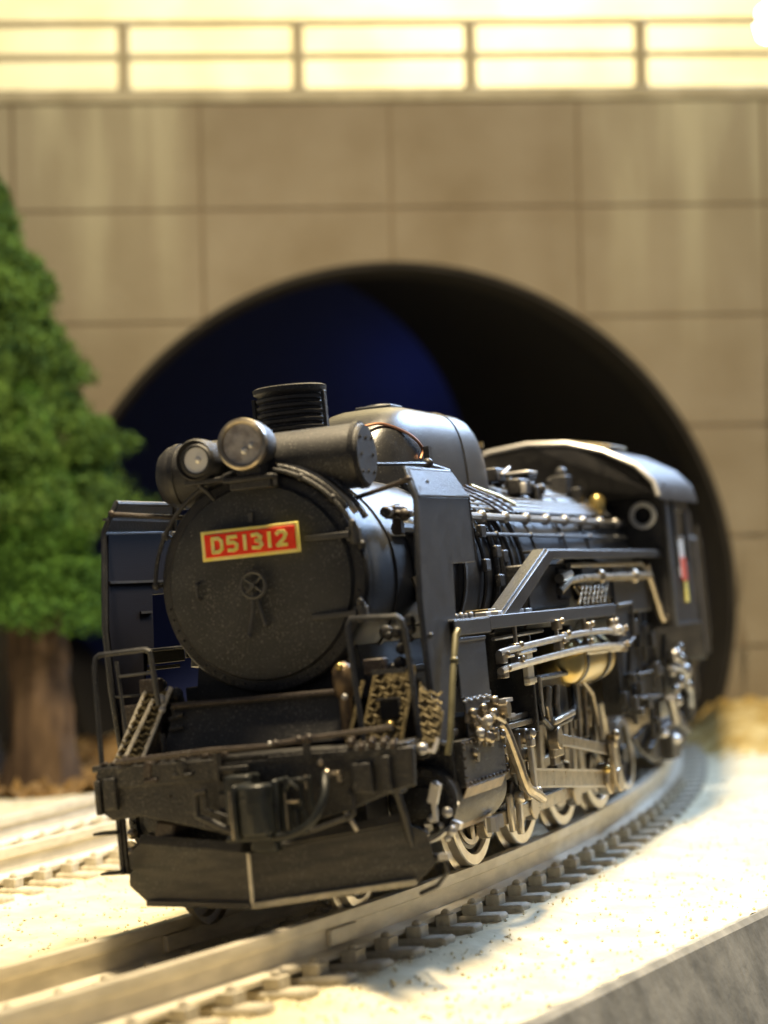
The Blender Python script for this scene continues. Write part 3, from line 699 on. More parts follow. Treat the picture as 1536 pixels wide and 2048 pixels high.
# panel below the step board
mb = MB().box((1.33,1.66,1.66),(.02,.80,.44)).box((1.33,1.72,1.14),(.02,.74,.64))
P('side_panel','shield',mb,.008)
mb = MB()
for k in range(9): mb.box((1.35,1.30+.085*k,1.415+.012*(k%2)),(.02,.07,.02))
P('panel_seam','pipe',mb,.004)
mb = MB()
for (s_,z_,r_) in ((1.28,1.32,.05),(1.44,1.24,.07),(1.62,1.34,.045),(1.78,1.28,.06),(1.92,1.38,.05),(2.04,1.25,.07),(1.36,1.14,.06),(1.55,1.12,.055),(1.72,1.10,.06),(2.10,1.10,.05),(1.9,1.14,.04),(1.30,1.02,.04)):
    mb.ball((1.38+random.uniform(0,.05),s_,z_),r_*.8,(1,.9,1),n=8)
    mb.box((1.37,s_+.05,z_-.04),(.07,.06,.07),(random.uniform(-.5,.5),0,0))
mb.cyl((1.38,1.5,1.22),(1.48,1.5,1.22),.05,n=10).cyl((1.38,2.0,1.30),(1.50,2.0,1.30),.07,n=12).tube([(1.42,1.3,1.3),(1.45,1.45,1.2),(1.44,1.7,1.28),(1.45,2.0,1.2)],.02,6)
P('lubricator','nickel',mb)
P('lubricator_cap','silver',MB().ball((1.48,1.44,1.25),.042,n=8).box((1.46,2.05,1.37),(.07,.2,.03)).box((1.46,2.10,1.24),(.06,.2,.03)).ball((1.47,1.24,1.17),.035,n=8))
# --- cylinders
for m_ in (1,-1):
    c = P('cylinder','frame',MB().lathe([(.86,.10),(.88,.25),(.92,.285),(.98,.29),(2.22,.29),(2.28,.28),(2.30,.12)],(m_*1.06,0,.70),'y',32).box((m_*1.27,1.60,.95),(.22,1.16,.36)).box((m_*1.10,.98,1.05),(.44,.06,.50)).box((m_*1.02,1.6,1.05),(.5,1.1,.5)),.008)
    mb = MB()
    for k in range(12):
        mb.ball((m_*1.395,1.0+.105*k,1.10),.014,n=6).ball((m_*1.395,1.0+.105*k,.80),.014,n=6)
    for k in range(4): mb.ball((m_*1.395,1.02,.85+.07*k),.012,n=6).ball((m_*1.395,2.14,.85+.07*k),.012,n=6)
    P('rivets','rust',mb,parent=c)
    P('cylinder_cladding','bronze',MB().quad([(m_*1.39,1.02,.77),(m_*1.39,2.10,.77),(m_*1.22,2.10,.43),(m_*1.22,1.02,.43)],m_*.012),.006,c)  # bronze colour stands in for warm light bounced off the ground
    mb = MB().lathe([(.87,.27),(.82,.27),(.80,.25),(.80,.20),(.83,.185),(.83,.13),(.78,.12),(.76,.05)],(m_*1.09,0,.70),'y',32)
    for k in range(12): mb.cyl((m_*1.09+.225*math.cos(k*math.pi/6),.80,.70+.225*math.sin(k*math.pi/6)),(m_*1.09+.225*math.cos(k*math.pi/6),.775,.70+.225*math.sin(k*math.pi/6)),.017,n=6)
    P('cylinder_cover','frame',mb,parent=c)
    mb = MB().cyl((m_*1.12,.95,1.12),(m_*1.12,.80,1.12),.12,.10,n=20).ball((m_*1.12,.80,1.12),.07,n=10)
    P('valve_chest','frame',mb,.01,c)
    mb = MB()
    for k,(x_,z_) in enumerate(((1.22,.52),(1.10,.47),(1.30,.62),(1.26,.42),(1.16,.58),(1.32,.48))): mb.ball((m_*x_,.80-.03*(k%3),z_),.028+.008*(k%3),n=8).box((m_*(x_+.02),.86-.05*(k%2),z_+.04),(.06,.05,.08),(k*.4,0,k*.3))
    mb.tube([(m_*1.30,.76,.50),(m_*1.22,.72,.44),(m_*1.10,.74,.40),(m_*1.05,.82,.36)],.022,6).cyl((m_*1.3,1.9,.46),(m_*1.3,1.9,.34),.05,n=8).cyl((m_*1.3,2.05,.46),(m_*1.3,2.05,.36),.05,n=8)
    P('drain_cock','silver' if m_==1 else 'nickel',mb,parent=c)
# bent pipe behind the cylinder
P('bent_pipe','nickel',MB().tube(smooth_path([(1.34,2.22,1.20),(1.36,2.32,1.12),(1.38,2.50,.86),(1.38,2.72,.62),(1.36,3.05,.53),(1.33,3.35,.46)]),.045,10))
# --- wheels
AX = [3.35,4.90,6.45,8.00]
CR = math.radians(-97)      # crank angle in the (s,z) plane
def driver(m_, s_, big=True):
    t = RT+.70
    wl = P('driving_wheel','black',MB().lathe([(.60,.55),(.66,.55),(.67,.50),(.62,.48),(.62,.18),(.70,.16),(.71,.05)] if m_==1 else [(-.60,.55),(-.66,.55),(-.67,.50),(-.62,.48),(-.62,.18),(-.70,.16),(-.71,.05)],(0,s_,t),'x',40))
    P('tyre','rim',MB().lathe([(m_*.58,.765),(m_*.60,.765),(m_*.615,.70),(m_*.69,.695),(m_*.70,.685),(m_*.70,.60),(m_*.69,.592),(m_*.66,.59)],(0,s_,t),'x',48,cap=False),parent=wl)
    P('hub_ring','nickel',MB().lathe([(m_*.66,.52),(m_*.68,.515),(m_*.68,.47),(m_*.66,.465)],(0,s_,t),'x',40,cap=False),parent=wl)
    mb = MB()
    for k in range(8):
        a = CR+k*math.pi/4+.2; mb.box((m_*.655,s_+.33*math.cos(a),t+.33*math.sin(a)),(.05,.10,.32),(-(a-math.pi/2)*-1,0,0))
    P('spokes','nickel',mb,.01,wl)
    return wl
for m_ in (1,-1):
    for s_ in AX: driver(m_, s_)
ZA = RT+.70; cs, cz = .34*math.cos(CR), .34*math.sin(CR)
for m_ in (1,-1):
    P('coupling_rod','nickel',MB().box((m_*.80,AX[0]+2.32+cs,ZA+cz-.02),(.06,4.75,.13)).cyl((m_*.76,AX[0]+cs,ZA+cz),(m_*.85,AX[0]+cs,ZA+cz),.13,n=16).cyl((m_*.76,AX[1]+cs,ZA+cz),(m_*.85,AX[1]+cs,ZA+cz),.14,n=16).cyl((m_*.76,AX[2]+cs,ZA+cz),(m_*.87,AX[2]+cs,ZA+cz),.17,n=16).cyl((m_*.76,AX[3]+cs,ZA+cz),(m_*.85,AX[3]+cs,ZA+cz),.12,n=16),.012)
    # main rod
    a_, b_ = Vector((m_*1.17,3.45,.635)), Vector((m_*1.17,6.30,.365)); c_ = (a_+b_)/2; an = math.atan2(b_.z-a_.z,b_.y-a_.y)
    mr = P('main_rod','nickel',MB().box(c_,(.07,(b_-a_).length,.155),(an,0,0)).cyl((m_*1.13,3.45,.64),(m_*1.23,3.45,.64),.12,n=16).cyl((m_*1.12,6.3,.37),(m_*1.24,6.3,.37),.16,n=18),.012)
    P('rod_flange','rim',MB().box(c_+Vector((m_*.035,0,.075)),(.03,(b_-a_).length-.1,.018),(an,0,0)).box(c_+Vector((m_*.035,0,-.078)),(.03,(b_-a_).length-.1,.018),(an,0,0)),parent=mr)
    P('rod_bush','brass',MB().cyl((m_*1.22,3.45,.66),(m_*1.255,3.45,.66),.045,n=10).ball((m_*1.25,6.12,.47),.04,n=8),parent=mr)
    # eccentric rod
    a_, b_ = Vector((m_*1.20,4.45,.90)), Vector((m_*1.20,6.45,.64)); c_ = (a_+b_)/2; an = math.atan2(b_.z-a_.z,b_.y-a_.y)
    er = P('eccentric_rod','nickel',MB().box(c_,(.045,(b_-a_).length,.10),(an,0,0)).cyl((m_*1.16,4.45,.90),(m_*1.26,4.45,.90),.105,n=14).cyl((m_*1.16,6.45,.64),(m_*1.27,6.45,.64),.10,n=14),.010)
    P('rod_flange','rim',MB().box(c_+Vector((m_*.02,0,-.055)),(.02,(b_-a_).length-.2,.016),(an,0,0)),parent=er)
    P('return_crank','nickel',MB().box((m_*1.26,6.42,.52),(.05,.20,.42),(.12,0,0)).cyl((m_*1.20,6.47,.33),(m_*1.30,6.47,.33),.12,n=14).cyl((m_*1.20,6.44,.72),(m_*1.30,6.44,.72),.07,n=12).ball((m_*1.30,6.40,.78),.05,n=8).cyl((m_*.85,6.40,.37),(m_*1.2,6.40,.37),.08,n=10),.014)
    P('crank_cap','rim',MB().cyl((m_*1.16,6.62,.50),(m_*1.20,6.62,.50),.20,n=22),parent=er)
    # crosshead, slide bars, combination lever
    P('crosshead','nickel',MB().box((m_*1.16,3.40,.86),(.12,.34,.34)).cyl((m_*1.10,3.35,1.0),(m_*1.26,3.35,1.0),.07,n=12).cyl((m_*1.10,3.42,.84),(m_*1.26,3.42,.84),.055,n=12).box((m_*1.20,3.42,.62),(.06,.16,.34)),.016)
    P('combination_lever','rim',MB().box((m_*1.27,3.36,.76),(.04,.09,.52),(.08,0,0)).ball((m_*1.29,3.36,1.02),.045,n=8).ball((m_*1.29,3.40,.52),.04,n=8).box((m_*1.28,3.35,.94),(.05,.13,.07)),.01)
    P('slide_bar','nickel',MB().box((m_*1.10,3.10,1.10),(.12,1.9,.05)).box((m_*1.10,3.10,.94),(.10,1.6,.035)),.008)
    # motion bracket and link
    mbk = MB().tube([(m_*1.18,4.05,1.46),(m_*1.20,5.30,1.46),(m_*1.20,5.28,1.15),(m_*1.20,5.10,1.04),(m_*1.20,4.35,1.00),(m_*1.20,4.08,1.10)],.030,6,closed=True).box((m_*1.12,4.7,1.24),(.05,1.15,.40))
    P('motion_bracket','frame',mbk)
    P('link_bright_plate','rim',MB().box((m_*1.22,4.75,1.07),(.06,.75,.05),(.06,0,0)).box((m_*1.21,4.10,1.30),(.03,.04,.36)),.01)
    P('expansion_link','nickel',MB().box((m_*1.16,4.62,.90),(.06,.34,.36)).tube([(m_*1.18,4.45,1.36),(m_*1.18,4.36,1.20),(m_*1.18,4.42,1.00),(m_*1.18,4.52,.80)],.045,8).tube([(m_*1.18,4.78,1.36),(m_*1.18,4.70,1.20),(m_*1.18,4.74,1.05)],.035,8).box((m_*1.15,4.98,.86),(.05,.16,.44),(-.25,0,0)).box((m_*1.12,4.75,.70),(.05,.3,.12)),.012)
    P('radius_rod','nickel',MB().box((m_*1.10,3.95,1.16),(.04,1.3,.05)),.008)
    P('hanger','rail',MB().box((m_*1.22,3.72,1.60),(.05,.20,.36)).box((m_*1.23,3.72,1.46),(.06,.24,.05)),.01)
    # spring hangers / verticals further back
    mb = MB()
    for k,(s_,zt,zb_) in enumerate(((5.62,1.25,.75),(6.0,1.35,.70),(6.28,1.25,.78),(6.62,1.15,.72),(5.8,1.2,.9))): mb.box((m_*1.05,s_,(zt+zb_)/2),(.04,.07,zt-zb_),(random.uniform(-.2,.2),0,0))
    mb.tube([(m_*1.12,6.0,1.35),(m_*1.12,6.35,1.20),(m_*1.12,6.5,.9),(m_*1.12,6.6,.6)],.03,6).box((m_*1.0,6.2,1.32),(.1,1.0,.06))
    P('spring_hanger','nickel',mb,.008)
    P('frame_plate','frame',MB().box((m_*.52,5.2,.78),(.06,9.4,.66)),.01)
    P('guide_yoke','black',MB().box((m_*.95,3.95,1.45),(.5,.06,.9)).box((m_*.95,5.45,1.45),(.5,.06,.9)),.01)
P('lower_apron','black',MB().prism([(3.9,.36),(4.6,.42),(5.5,.46),(6.1,.44),(6.1,.20),(5.2,.24),(4.1,.20)],'x',.74,.77),.006)
P('lower_apron','black',MB().prism([(3.9,.36),(4.6,.42),(5.5,.46),(6.1,.44),(6.1,.20),(5.2,.24),(4.1,.20)],'x',-.77,-.74),.006)
P('brake_hanger','rim',MB().box((.86,3.98,.30),(.05,.10,.34),(.15,0,0)).box((.90,4.12,.28),(.05,.09,.38),(-.1,0,0)).ball((.92,4.1,.42),.06,n=8),.014)
P('inner_block','black',MB().box((0,5.2,1.25),(1.5,8.2,.50)).box((0,5.2,.8),(.9,9,.5)).box((0,5.0,1.70),(1.3,7.5,.5)),.02)
# air reservoir and the two long pipes
tank = P('air_reservoir','brass',MB().lathe([(5.05,.04),(5.08,.14),(5.16,.21),(5.26,.235),(6.60,.235),(6.70,.21),(6.78,.14),(6.80,.04)],(1.10,0,1.56),'y',28).cyl((1.10,5.35,1.56),(1.10,5.38,1.56),.245,n=28))  # brass colour stands in for a golden reflection on the tank
P('reservoir_strap','frame',MB().lathe([(5.4,.237),(5.4,.25),(5.48,.25),(5.48,.237)],(1.10,0,1.56),'y',28,cap=False).lathe([(6.3,.237),(6.3,.25),(6.38,.25),(6.38,.237)],(1.10,0,1.56),'y',28,cap=False),parent=tank)
for zz,m_,r_ in ((0,'pipe',.030),(-.145,'rim',.032)):
    P('side_pipe',m_,MB().tube(smooth_path([(1.36,2.35,1.74+zz),(1.37,2.6,1.755+zz),(1.37,4.0,1.79+zz),(1.37,5.2,1.81+zz),(1.37,6.2,1.80+zz),(1.35,6.95,1.77+zz)]),r_,8))
P('side_pipe','rail',MB().tube([(1.33,5.4,1.62),(1.33,6.95,1.60)],.022,6).tube([(1.2,5.2,1.72),(1.2,6.4,1.74)],.03,6))
P('side_pipe','pipe',MB().tube([(1.25,2.6,1.86),(1.25,4.2,1.88)],.018,6).tube([(1.25,2.9,1.70),(1.25,3.9,1.72)],.018,6))
mb = MB()
for (s_,z_) in ((2.45,1.70),(2.45,1.58),(2.9,1.76),(2.9,1.64),(4.35,1.92),(4.35,1.74),(4.55,1.80),(5.4,1.70),(5.5,1.86),(6.9,1.78),(6.9,1.62),(6.5,1.86)): mb.box((1.35,s_,z_),(.07,.13,.09)).ball((1.39,s_+.05,z_+.03),.03,n=6)
mb.box((1.33,3.0,1.82),(.03,.05,.30)).box((1.33,4.40,1.84),(.03,.06,.26)).box((1.33,5.45,1.84),(.03,.05,.26))
P('pipe_bracket','nickel',mb,.01)
P('pipe_joint','silver',MB().ball((1.40,6.55,1.80),.05,n=8).cyl((1.37,6.4,1.80),(1.37,6.75,1.79),.045,n=8))
# ladder box at the end of the running board
P('ladder_frame','shield',MB().box((1.32,7.1,1.84),(.03,.62,.40)).tube([(1.36,6.80,2.04),(1.36,7.40,2.05),(1.36,7.42,1.70),(1.36,7.05,1.62)],.022,6),.006)
# compressor / pump pipes and the lattice step
P('pump','frame',MB().cyl((1.08,6.0,2.40),(1.08,6.9,2.40),.15,n=18).box((1.05,5.6,2.30),(.2,.4,.3)).box((1.05,7.2,2.30),(.25,.9,.36)),.02)
P('pump_pipe','nickel',MB().tube([(1.20,5.15,2.22),(1.24,5.4,2.31),(1.26,5.9,2.33),(1.26,8.9,2.33)],.040,8).tube([(1.20,5.6,2.46),(1.22,8.7,2.46),(1.22,8.9,2.38)],.030,8).ball((1.26,6.55,2.34),.075,n=8).ball((1.26,8.1,2.33),.075,n=8).tube([(1.20,5.2,2.34),(1.22,5.5,2.38)],.05,8))
P('down_pipe','nickel',MB().tube([(1.24,8.9,2.45),(1.24,9.0,2.30),(1.26,9.3,1.9),(1.27,9.35,1.84),(1.30,10.1,1.88)],.045,8))
mb = MB()
for k in range(7):
    s0_ = 5.45+.17*k
    mb.tube([(1.30,s0_,2.08),(1.28,s0_+.28,2.25)],.014,5).tube([(1.30,s0_+.25,2.08),(1.28,s0_-.03,2.25)],.014,5)
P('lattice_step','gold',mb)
P('dark_case','black',MB().box((.95,5.1,2.28),(.34,1.5,.42)).box((1.0,8.3,2.2),(.4,1.8,.5)),.02)
# undergear in front of the cab
mb = MB()
for k in range(34):
    s_ = random.uniform(7.6,9.7); z_ = random.uniform(.75,1.85); d_ = [random.uniform(.06,.16) for _ in range(3)]
    if k%3: mb.box((1.12+random.uniform(-.08,.12),s_,z_),d_)
    else: mb.cyl((1.15,s_,z_-.2),(1.17,s_+random.uniform(-.15,.15),z_+.2),.03,n=8)
mb.box((1.0,8.7,1.35),(.2,2.0,.9)).tube([(1.25,7.9,1.05),(1.25,8.9,1.02)],.02,6).tube([(1.25,7.9,1.30),(1.25,8.6,1.30),(1.25,8.6,1.1)],.02,6)
P('ashpan_gear','frame',mb,.012)
mb = MB()
for (s_,z_,r_) in ((9.65,1.42,.10),(9.9,1.36,.09),(10.1,1.22,.10),(9.75,1.12,.08),(10.2,1.05,.07),(9.5,1.05,.06),(9.4,1.25,.06),(9.55,.92,.07),(9.95,1.50,.06)): mb.ball((1.30,s_,z_),r_,(.8,1,.9),n=10)
mb.cyl((1.30,9.2,.98),(1.30,9.35,.70),.06,n=10).tube([(1.3,9.3,1.3),(1.33,9.8,1.26),(1.3,10.3,1.0),(1.25,10.5,.8)],.03,6)
P('injector','pipe',mb)
for m_ in (1,-1):
    tw = P('trailing_wheel','black',MB().lathe([(m_*.60,.36),(m_*.66,.36),(m_*.64,.30),(m_*.64,.12),(m_*.70,.10)],(-.13,9.9,RT+.43),'x',32))
    P('tyre','rim',MB().lathe([(m_*.58,.49),(m_*.61,.49),(m_*.62,.43),(m_*.69,.425),(m_*.70,.35),(m_*.67,.345)],(-.13,9.9,RT+.43),'x',40,cap=False),parent=tw)
    P('trailing_frame','frame',MB().prism([(8.3,.62),(9.0,.72),(10.9,.72),(11.2,.50),(10.7,.30),(9.2,.28),(8.6,.45)],'x',m_*1.0,m_*1.06).tube([(m_*1.12,8.6,.45),(m_*1.12,9.2,.62),(m_*1.12,10.2,.66),(m_*1.12,10.8,.50)],.05,8).box((m_*1.1,9.85,.42),(.14,.42,.30)),.015)
    P('axlebox','silver',MB().ball((m_*1.16,9.85,.48),.10,(.8,1.2,.6),n=10).ball((m_*1.16,9.3,.58),.07,(.8,1.6,.6),n=10))
# --- cab
ROOF = [(-1.42,3.20),(-1.38,3.36),(-1.20,3.56),(-.85,3.76),(-.45,3.89),(0,3.93),(.45,3.89),(.85,3.76),(1.20,3.56),(1.38,3.36),(1.42,3.20)]
inner = [(x,z-.05) for x,z in ROOF]
P('cab_front','black',MB().prism([(-1.36,1.75)]+[(-1.36,3.25)]+[(x*.94,z-.04) for x,z in ROOF[1:-1]]+[(1.36,3.25),(1.36,1.75)],'y',9.5,9.56),.0)
P('cab_roof','black',MB().prism(ROOF+inner[::-1],'y',9.05,11.25),.012)
P('roof_edge_glint','silver',MB().tube([(x,9.05,z-.01) for x,z in ROOF],.030,6))  # bright tube painting the lit front edge of the roof
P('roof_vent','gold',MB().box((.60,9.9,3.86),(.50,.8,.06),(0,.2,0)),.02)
for m_ in (1,-1):
    cs_ = P('cab_side','black',MB().box((m_*1.34,9.75,2.5),(.04,.50,1.5)).box((m_*1.34,10.42,2.10),(.04,.98,.70)).box((m_*1.34,10.40,3.16),(.04,.96,.22)).box((m_*1.34,10.80,2.75),(.04,.20,.70)),.008)
    P('side_post','boiler',MB().box((m_*1.37,9.56,2.55),(.05,.10,1.6)).box((m_*1.37,10.0,2.8),(.04,.05,.8)),.01,cs_)
    P('cab_edge','shield',MB().box((m_*1.36,10.2,1.76),(.06,1.4,.03)),parent=cs_)
    pf = P('porthole','white',MB().lathe([(9.50,.155),(9.465,.152),(9.455,.135),(9.455,.115),(9.48,.098),(9.50,.098)],(m_*1.13,0,3.01),'y',32,cap=False))
    P('pane','dark',MB().cyl((m_*1.13,9.49,3.01),(m_*1.13,9.505,3.01),.10,n=24).ball((m_*1.13,9.48,3.01),.022,n=8),parent=pf)
    P('visor','shield',MB().tube([(m_*.92,9.30,3.30),(m_*1.10,9.28,3.33),(m_*1.28,9.3,3.27)],.03,6))
P('side_label','white',MB().box((1.368,10.22,2.50),(.012,.34,.42)))
P('side_label','redmark',MB().box((1.378,10.27,2.38),(.012,.24,.26)))
P('side_label','yellow',MB().box((1.375,10.30,2.12),(.012,.14,.24)))
# --- front deck
P('saddle','smoke',MB().prism([(-.72,1.52),(-.66,1.95),(.66,1.95),(.74,1.52)],'y',.87,2.6).box((0,1.78,1.62),(1.6,1.8,.2)),.01)
P('saddle_plate','smoke',MB().quad([(-.78,.28,1.24),(.74,.28,1.24),(.72,.42,1.58),(-.70,.42,1.58)],-.03).box((0,.50,1.585),(1.46,.20,.03)),.008)
P('plate_lip','rust',MB().tube([(-.70,.385,1.60),(.72,.385,1.60)],.022,8))
mb = MB().box((.06,.55,1.19),(2.50,1.3,.05)).box((.06,-.02,1.195),(2.46,.20,.04))
P('front_deck','frame',mb,.010)
beam = P('buffer_beam','frame',MB().prism([(-1.15,1.16),(-1.15,.88),(-1.04,.80),(-.80,.82),(-.20,.66),(.30,.64),(.86,.76),(1.16,.86),(1.35,.90),(1.37,1.18)],'y',-.13,-.07),.012)
P('beam_lip','frame',MB().box((-.62,-.14,1.12),(1.0,.04,.16)).box((.75,-.11,1.16),(1.0,.05,.06)),.008,beam)
mb = MB()
for x_,z_,w_,h_ in ((-1.02,1.00,.11,.24),(-1.12,.98,.05,.26),(.98,.98,.16,.22),(1.16,1.0,.08,.26)): mb.box((x_,-.16,z_),(w_,.06,h_))
mb.box((-.42,-.16,1.16),(.06,.08,.12)).box((-.42,-.18,1.10),(.16,.04,.03))
P('beam_bracket','frame',mb,.014,beam)
mb = MB()
for k in range(14):
    x_ = -1.08+.075*k; mb.box((x_,-.11+random.uniform(-.02,.03),1.225),(random.uniform(.025,.06),.05,random.uniform(.02,.06)),(0,random.uniform(-.3,.3),0))
mb.box((-.70,-.15,1.16),(.06,.05,.12),(0,.15,0)).box((-.68,-.16,1.08),(.11,.05,.03)).box((-.90,-.13,1.21),(.04,.05,.14),(0,.2,0))
for (x_,z_) in ((.90,1.24),(.98,1.20),(1.06,1.23),(1.15,1.22),(1.22,1.20)): mb.box((x_,-.10,z_),(.05,.06,.08)).ball((x_,-.14,z_),.03,n=6)
P('deck_fitting','rust',mb,.008)
mb = MB()
for x_ in (-.95,-.55,-.33,.62,.80): rivets(mb,(x_,-.135,.95),(x_,-.135,1.08),2,.011)
P('rivets','frame',mb,parent=beam)
# uncoupling lever
mb = MB().tube([(-.56,-.20,1.255),(-.16,-.22,1.27),(-.12,-.22,1.27)],.017,8)
P('uncoupling_lever','rust',MB().tube([(-.95,-.17,1.235),(-.16,-.22,1.27),(.30,-.22,1.265),(.34,-.22,1.275),(.66,-.22,1.30),(1.24,-.18,1.33)],.020,8).ball((.62,-.23,1.30),.035,n=8).ball((.54,-.23,1.295),.032,n=8).ball((.36,-.23,1.28),.030,n=8))
P('lever_bracket','frame',MB().box((-.13,-.19,1.15),(.04,.06,.24)).box((.58,-.19,1.21),(.05,.05,.18)).box((-.02,-.17,1.12),(.24,.05,.04)),.008)
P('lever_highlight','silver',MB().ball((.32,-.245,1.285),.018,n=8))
# coupler
cp = P('coupler','coupler',MB().box((.08,-.24,.90),(.20,.26,.36)).box((.17,-.50,.83),(.045,.34,.40),(0,.04,0)).box((.29,-.48,.83),(.20,.30,.36)).box((.23,-.44,.645),(.34,.34,.05)).box((.24,-.20,.58),(.20,.30,.14)),.022)
P('knuckle','coupler',MB().prism([(.20,-.66),(.30,-.70),(.40,-.66),(.43,-.56),(.40,-.46),(.34,-.42),(.22,-.44)],'z',.66,1.02).box((.42,-.40,.84),(.05,.22,.40)),.02,cp)
mb = MB().box((.49,-.42,.84),(.025,.05,.42)).box((.58,-.40,.86),(.02,.05,.36)).box((.64,-.36,.92),(.03,.05,.24)).box((.55,-.44,.87),(.13,.05,.035)).box((.54,-.42,1.02),(.20,.05,.03)).tube([(.50,-.46,.96),(.545,-.48,1.01),(.59,-.46,.96)],.018,6).cyl((.55,-.44,.66),(.55,-.44,.82),.024,n=8).box((.61,-.42,.72),(.02,.05,.16))
P('coupler_fitting','coupler',mb,.008,cp)
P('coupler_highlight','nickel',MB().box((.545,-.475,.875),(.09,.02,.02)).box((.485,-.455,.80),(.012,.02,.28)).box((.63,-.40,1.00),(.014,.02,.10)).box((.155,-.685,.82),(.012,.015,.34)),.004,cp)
P('air_hose','coupler',MB().tube(smooth_path([(.72,-.22,1.06),(.76,-.36,.98),(.77,-.44,.88),(.70,-.50,.74),(.58,-.52,.66),(.44,-.52,.635),(.30,-.50,.64)]),.030,10))
P('hose_cock','nickel',MB().box((.80,-.26,1.04),(.10,.05,.03)).ball((.75,-.28,1.04),.035,n=8).box((.84,-.26,1.00),(.03,.05,.05)).ball((.70,-.24,1.12),.03,n=8),.006)
P('coupler_pocket','frame',MB().box((.02,-.16,.80),(.34,.08,.30)).tube([(-.20,-.26,.98),(-.29,-.26,.97),(-.29,-.26,.80),(-.22,-.27,.77),(.08,-.29,.62)],.030,8).tube([(-.22,-.24,.95),(-.22,-.24,.84),(.10,-.26,.72)],.020,6).box((-.08,-.14,1.02),(.14,.05,.20)),.01)
P('right_pocket','frame',MB().tube([(.86,-.18,.90),(.90,-.20,.86),(.90,-.20,.74),(.84,-.20,.70)],.022,6).tube([(.45,-.22,.62),(.62,-.22,.65),(.84,-.20,.71)],.026,6),.0)
# handrails on the front corners
P('corner_handrail','shield',MB().tube([(-1.21,.12,1.15),(-1.20,.12,1.95),(-1.19,.14,2.02),(-1.16,.15,2.04),(-.78,.15,2.05),(-.74,.15,2.03),(-.735,.15,1.98),(-.73,.2,1.62)],.021,8).tube([(-1.08,.35,1.22),(-1.12,.35,1.98)],.013,6).tube([(-1.12,.35,1.86),(-.82,.35,1.87)],.012,6))
P('corner_handrail','shield',MB().tube([(.92,.10,1.06),(.915,.12,1.20),(.885,.12,1.70),(.865,.14,2.08),(.89,.15,2.13),(1.24,.15,2.115),(1.28,.15,2.08),(1.295,.16,2.0),(1.30,.22,1.50),(1.30,.25,1.22)],.023,8).box((1.14,.16,1.72),(.26,.03,.035)))
P('hose_end','frame',MB().tube([(.93,.0,1.06),(.99,-.06,1.05),(1.02,-.08,.98),(1.03,-.08,.84)],.030,8).ball((1.0,-.06,1.05),.045,n=8))
# checkered steps up to the running boards
def tread(mb, o, u, v, nu, nv):
    o, u, v = Vector(o), Vector(u), Vector(v); n = u.cross(v).normalized()
    L1, L2 = u.length, v.length
    for i_ in range(nu):
        for j_ in range(nv):
            c = o+u*((i_+.5)/nu)+v*((j_+.5)/nv)+n*.012
            d1 = (u.normalized()+v.normalized()*(1.6 if (i_+j_)%2 else -.5)).normalized()
            a = c-d1*.026; b = c+d1*.026; mb.tube([a,b],.0115,5)
    return mb
for m_ in (1,-1):
    xa, xb, sk = (.86,1.16,.08) if m_ == 1 else (-1.14,-.93,.19)
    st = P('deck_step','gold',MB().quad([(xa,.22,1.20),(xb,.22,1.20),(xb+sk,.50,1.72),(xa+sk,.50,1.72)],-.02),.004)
    mb = tread(MB(),(xa,.21,1.22),(xb-xa,0,0),(sk,.27,.50),6,10)
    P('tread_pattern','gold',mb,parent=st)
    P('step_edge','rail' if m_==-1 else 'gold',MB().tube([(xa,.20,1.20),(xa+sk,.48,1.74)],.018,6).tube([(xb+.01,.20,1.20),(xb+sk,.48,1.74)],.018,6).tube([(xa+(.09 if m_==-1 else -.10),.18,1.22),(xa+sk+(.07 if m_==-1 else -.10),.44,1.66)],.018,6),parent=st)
    P('step_case','rust',MB().box((m_*1.03,.62,1.42),(.34,.22,.42)).box((m_*.92,.52,1.76),(.16,.12,.12)),.015,st)
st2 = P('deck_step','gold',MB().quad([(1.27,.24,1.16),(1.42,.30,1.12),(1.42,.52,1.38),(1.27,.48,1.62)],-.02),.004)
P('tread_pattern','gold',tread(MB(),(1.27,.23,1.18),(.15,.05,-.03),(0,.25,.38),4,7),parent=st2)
P('step_opening','dark',MB().box((1.08,.30,1.44),(.15,.05,.13)).box((1.08,.27,1.515),(.19,.02,.02)),.006,st2)
P('step_bolt','brass',MB().ball((1.10,.20,1.33),.030,n=8))
P('white_fitting','silver',MB().ball((1.34,.16,1.14),.045,n=8).tube([(1.34,.18,1.13),(1.40,.24,1.11),(1.42,.3,1.2)],.018,6))
P('marker_valve','bronze',MB().lathe([(1.55,.05),(1.58,.075),(1.68,.085),(1.76,.078),(1.80,.05),(1.82,.015)],(.735,.30,0),'z',20).cyl((.735,.30,1.24),(.735,.30,1.60),.05,n=12))
P('valve_cap','brass',MB().ball((.735,.235,1.785),.030,n=10))
P('valve_cap','silver',MB().ball((.76,.22,1.56),.026,n=8).ball((-.76,.32,1.66),.04,n=8).ball((-.75,.30,1.58),.03,n=8))
mb = MB()
for k in range(16): mb.ball((-.86+random.uniform(-.12,.14),.55+random.uniform(-.15,.15),1.55+random.uniform(-.12,.22)),random.uniform(.03,.06),n=7)
mb.tube([(-.72,.35,1.50),(-.60,.35,1.53)],.02,6).tube([(-.72,.33,1.42),(-.60,.33,1.44)],.018,6).tube([(-.74,.25,1.40),(-.74,.25,1.20)],.02,6)
P('left_valve_cluster','frame',mb)
mb = MB()
for k in range(18): mb.ball((1.05+random.uniform(-.10,.14),.75+random.uniform(-.1,.1),1.80+random.uniform(-.12,.28)),random.uniform(.025,.055),n=7)
P('right_valve_cluster','frame',mb)
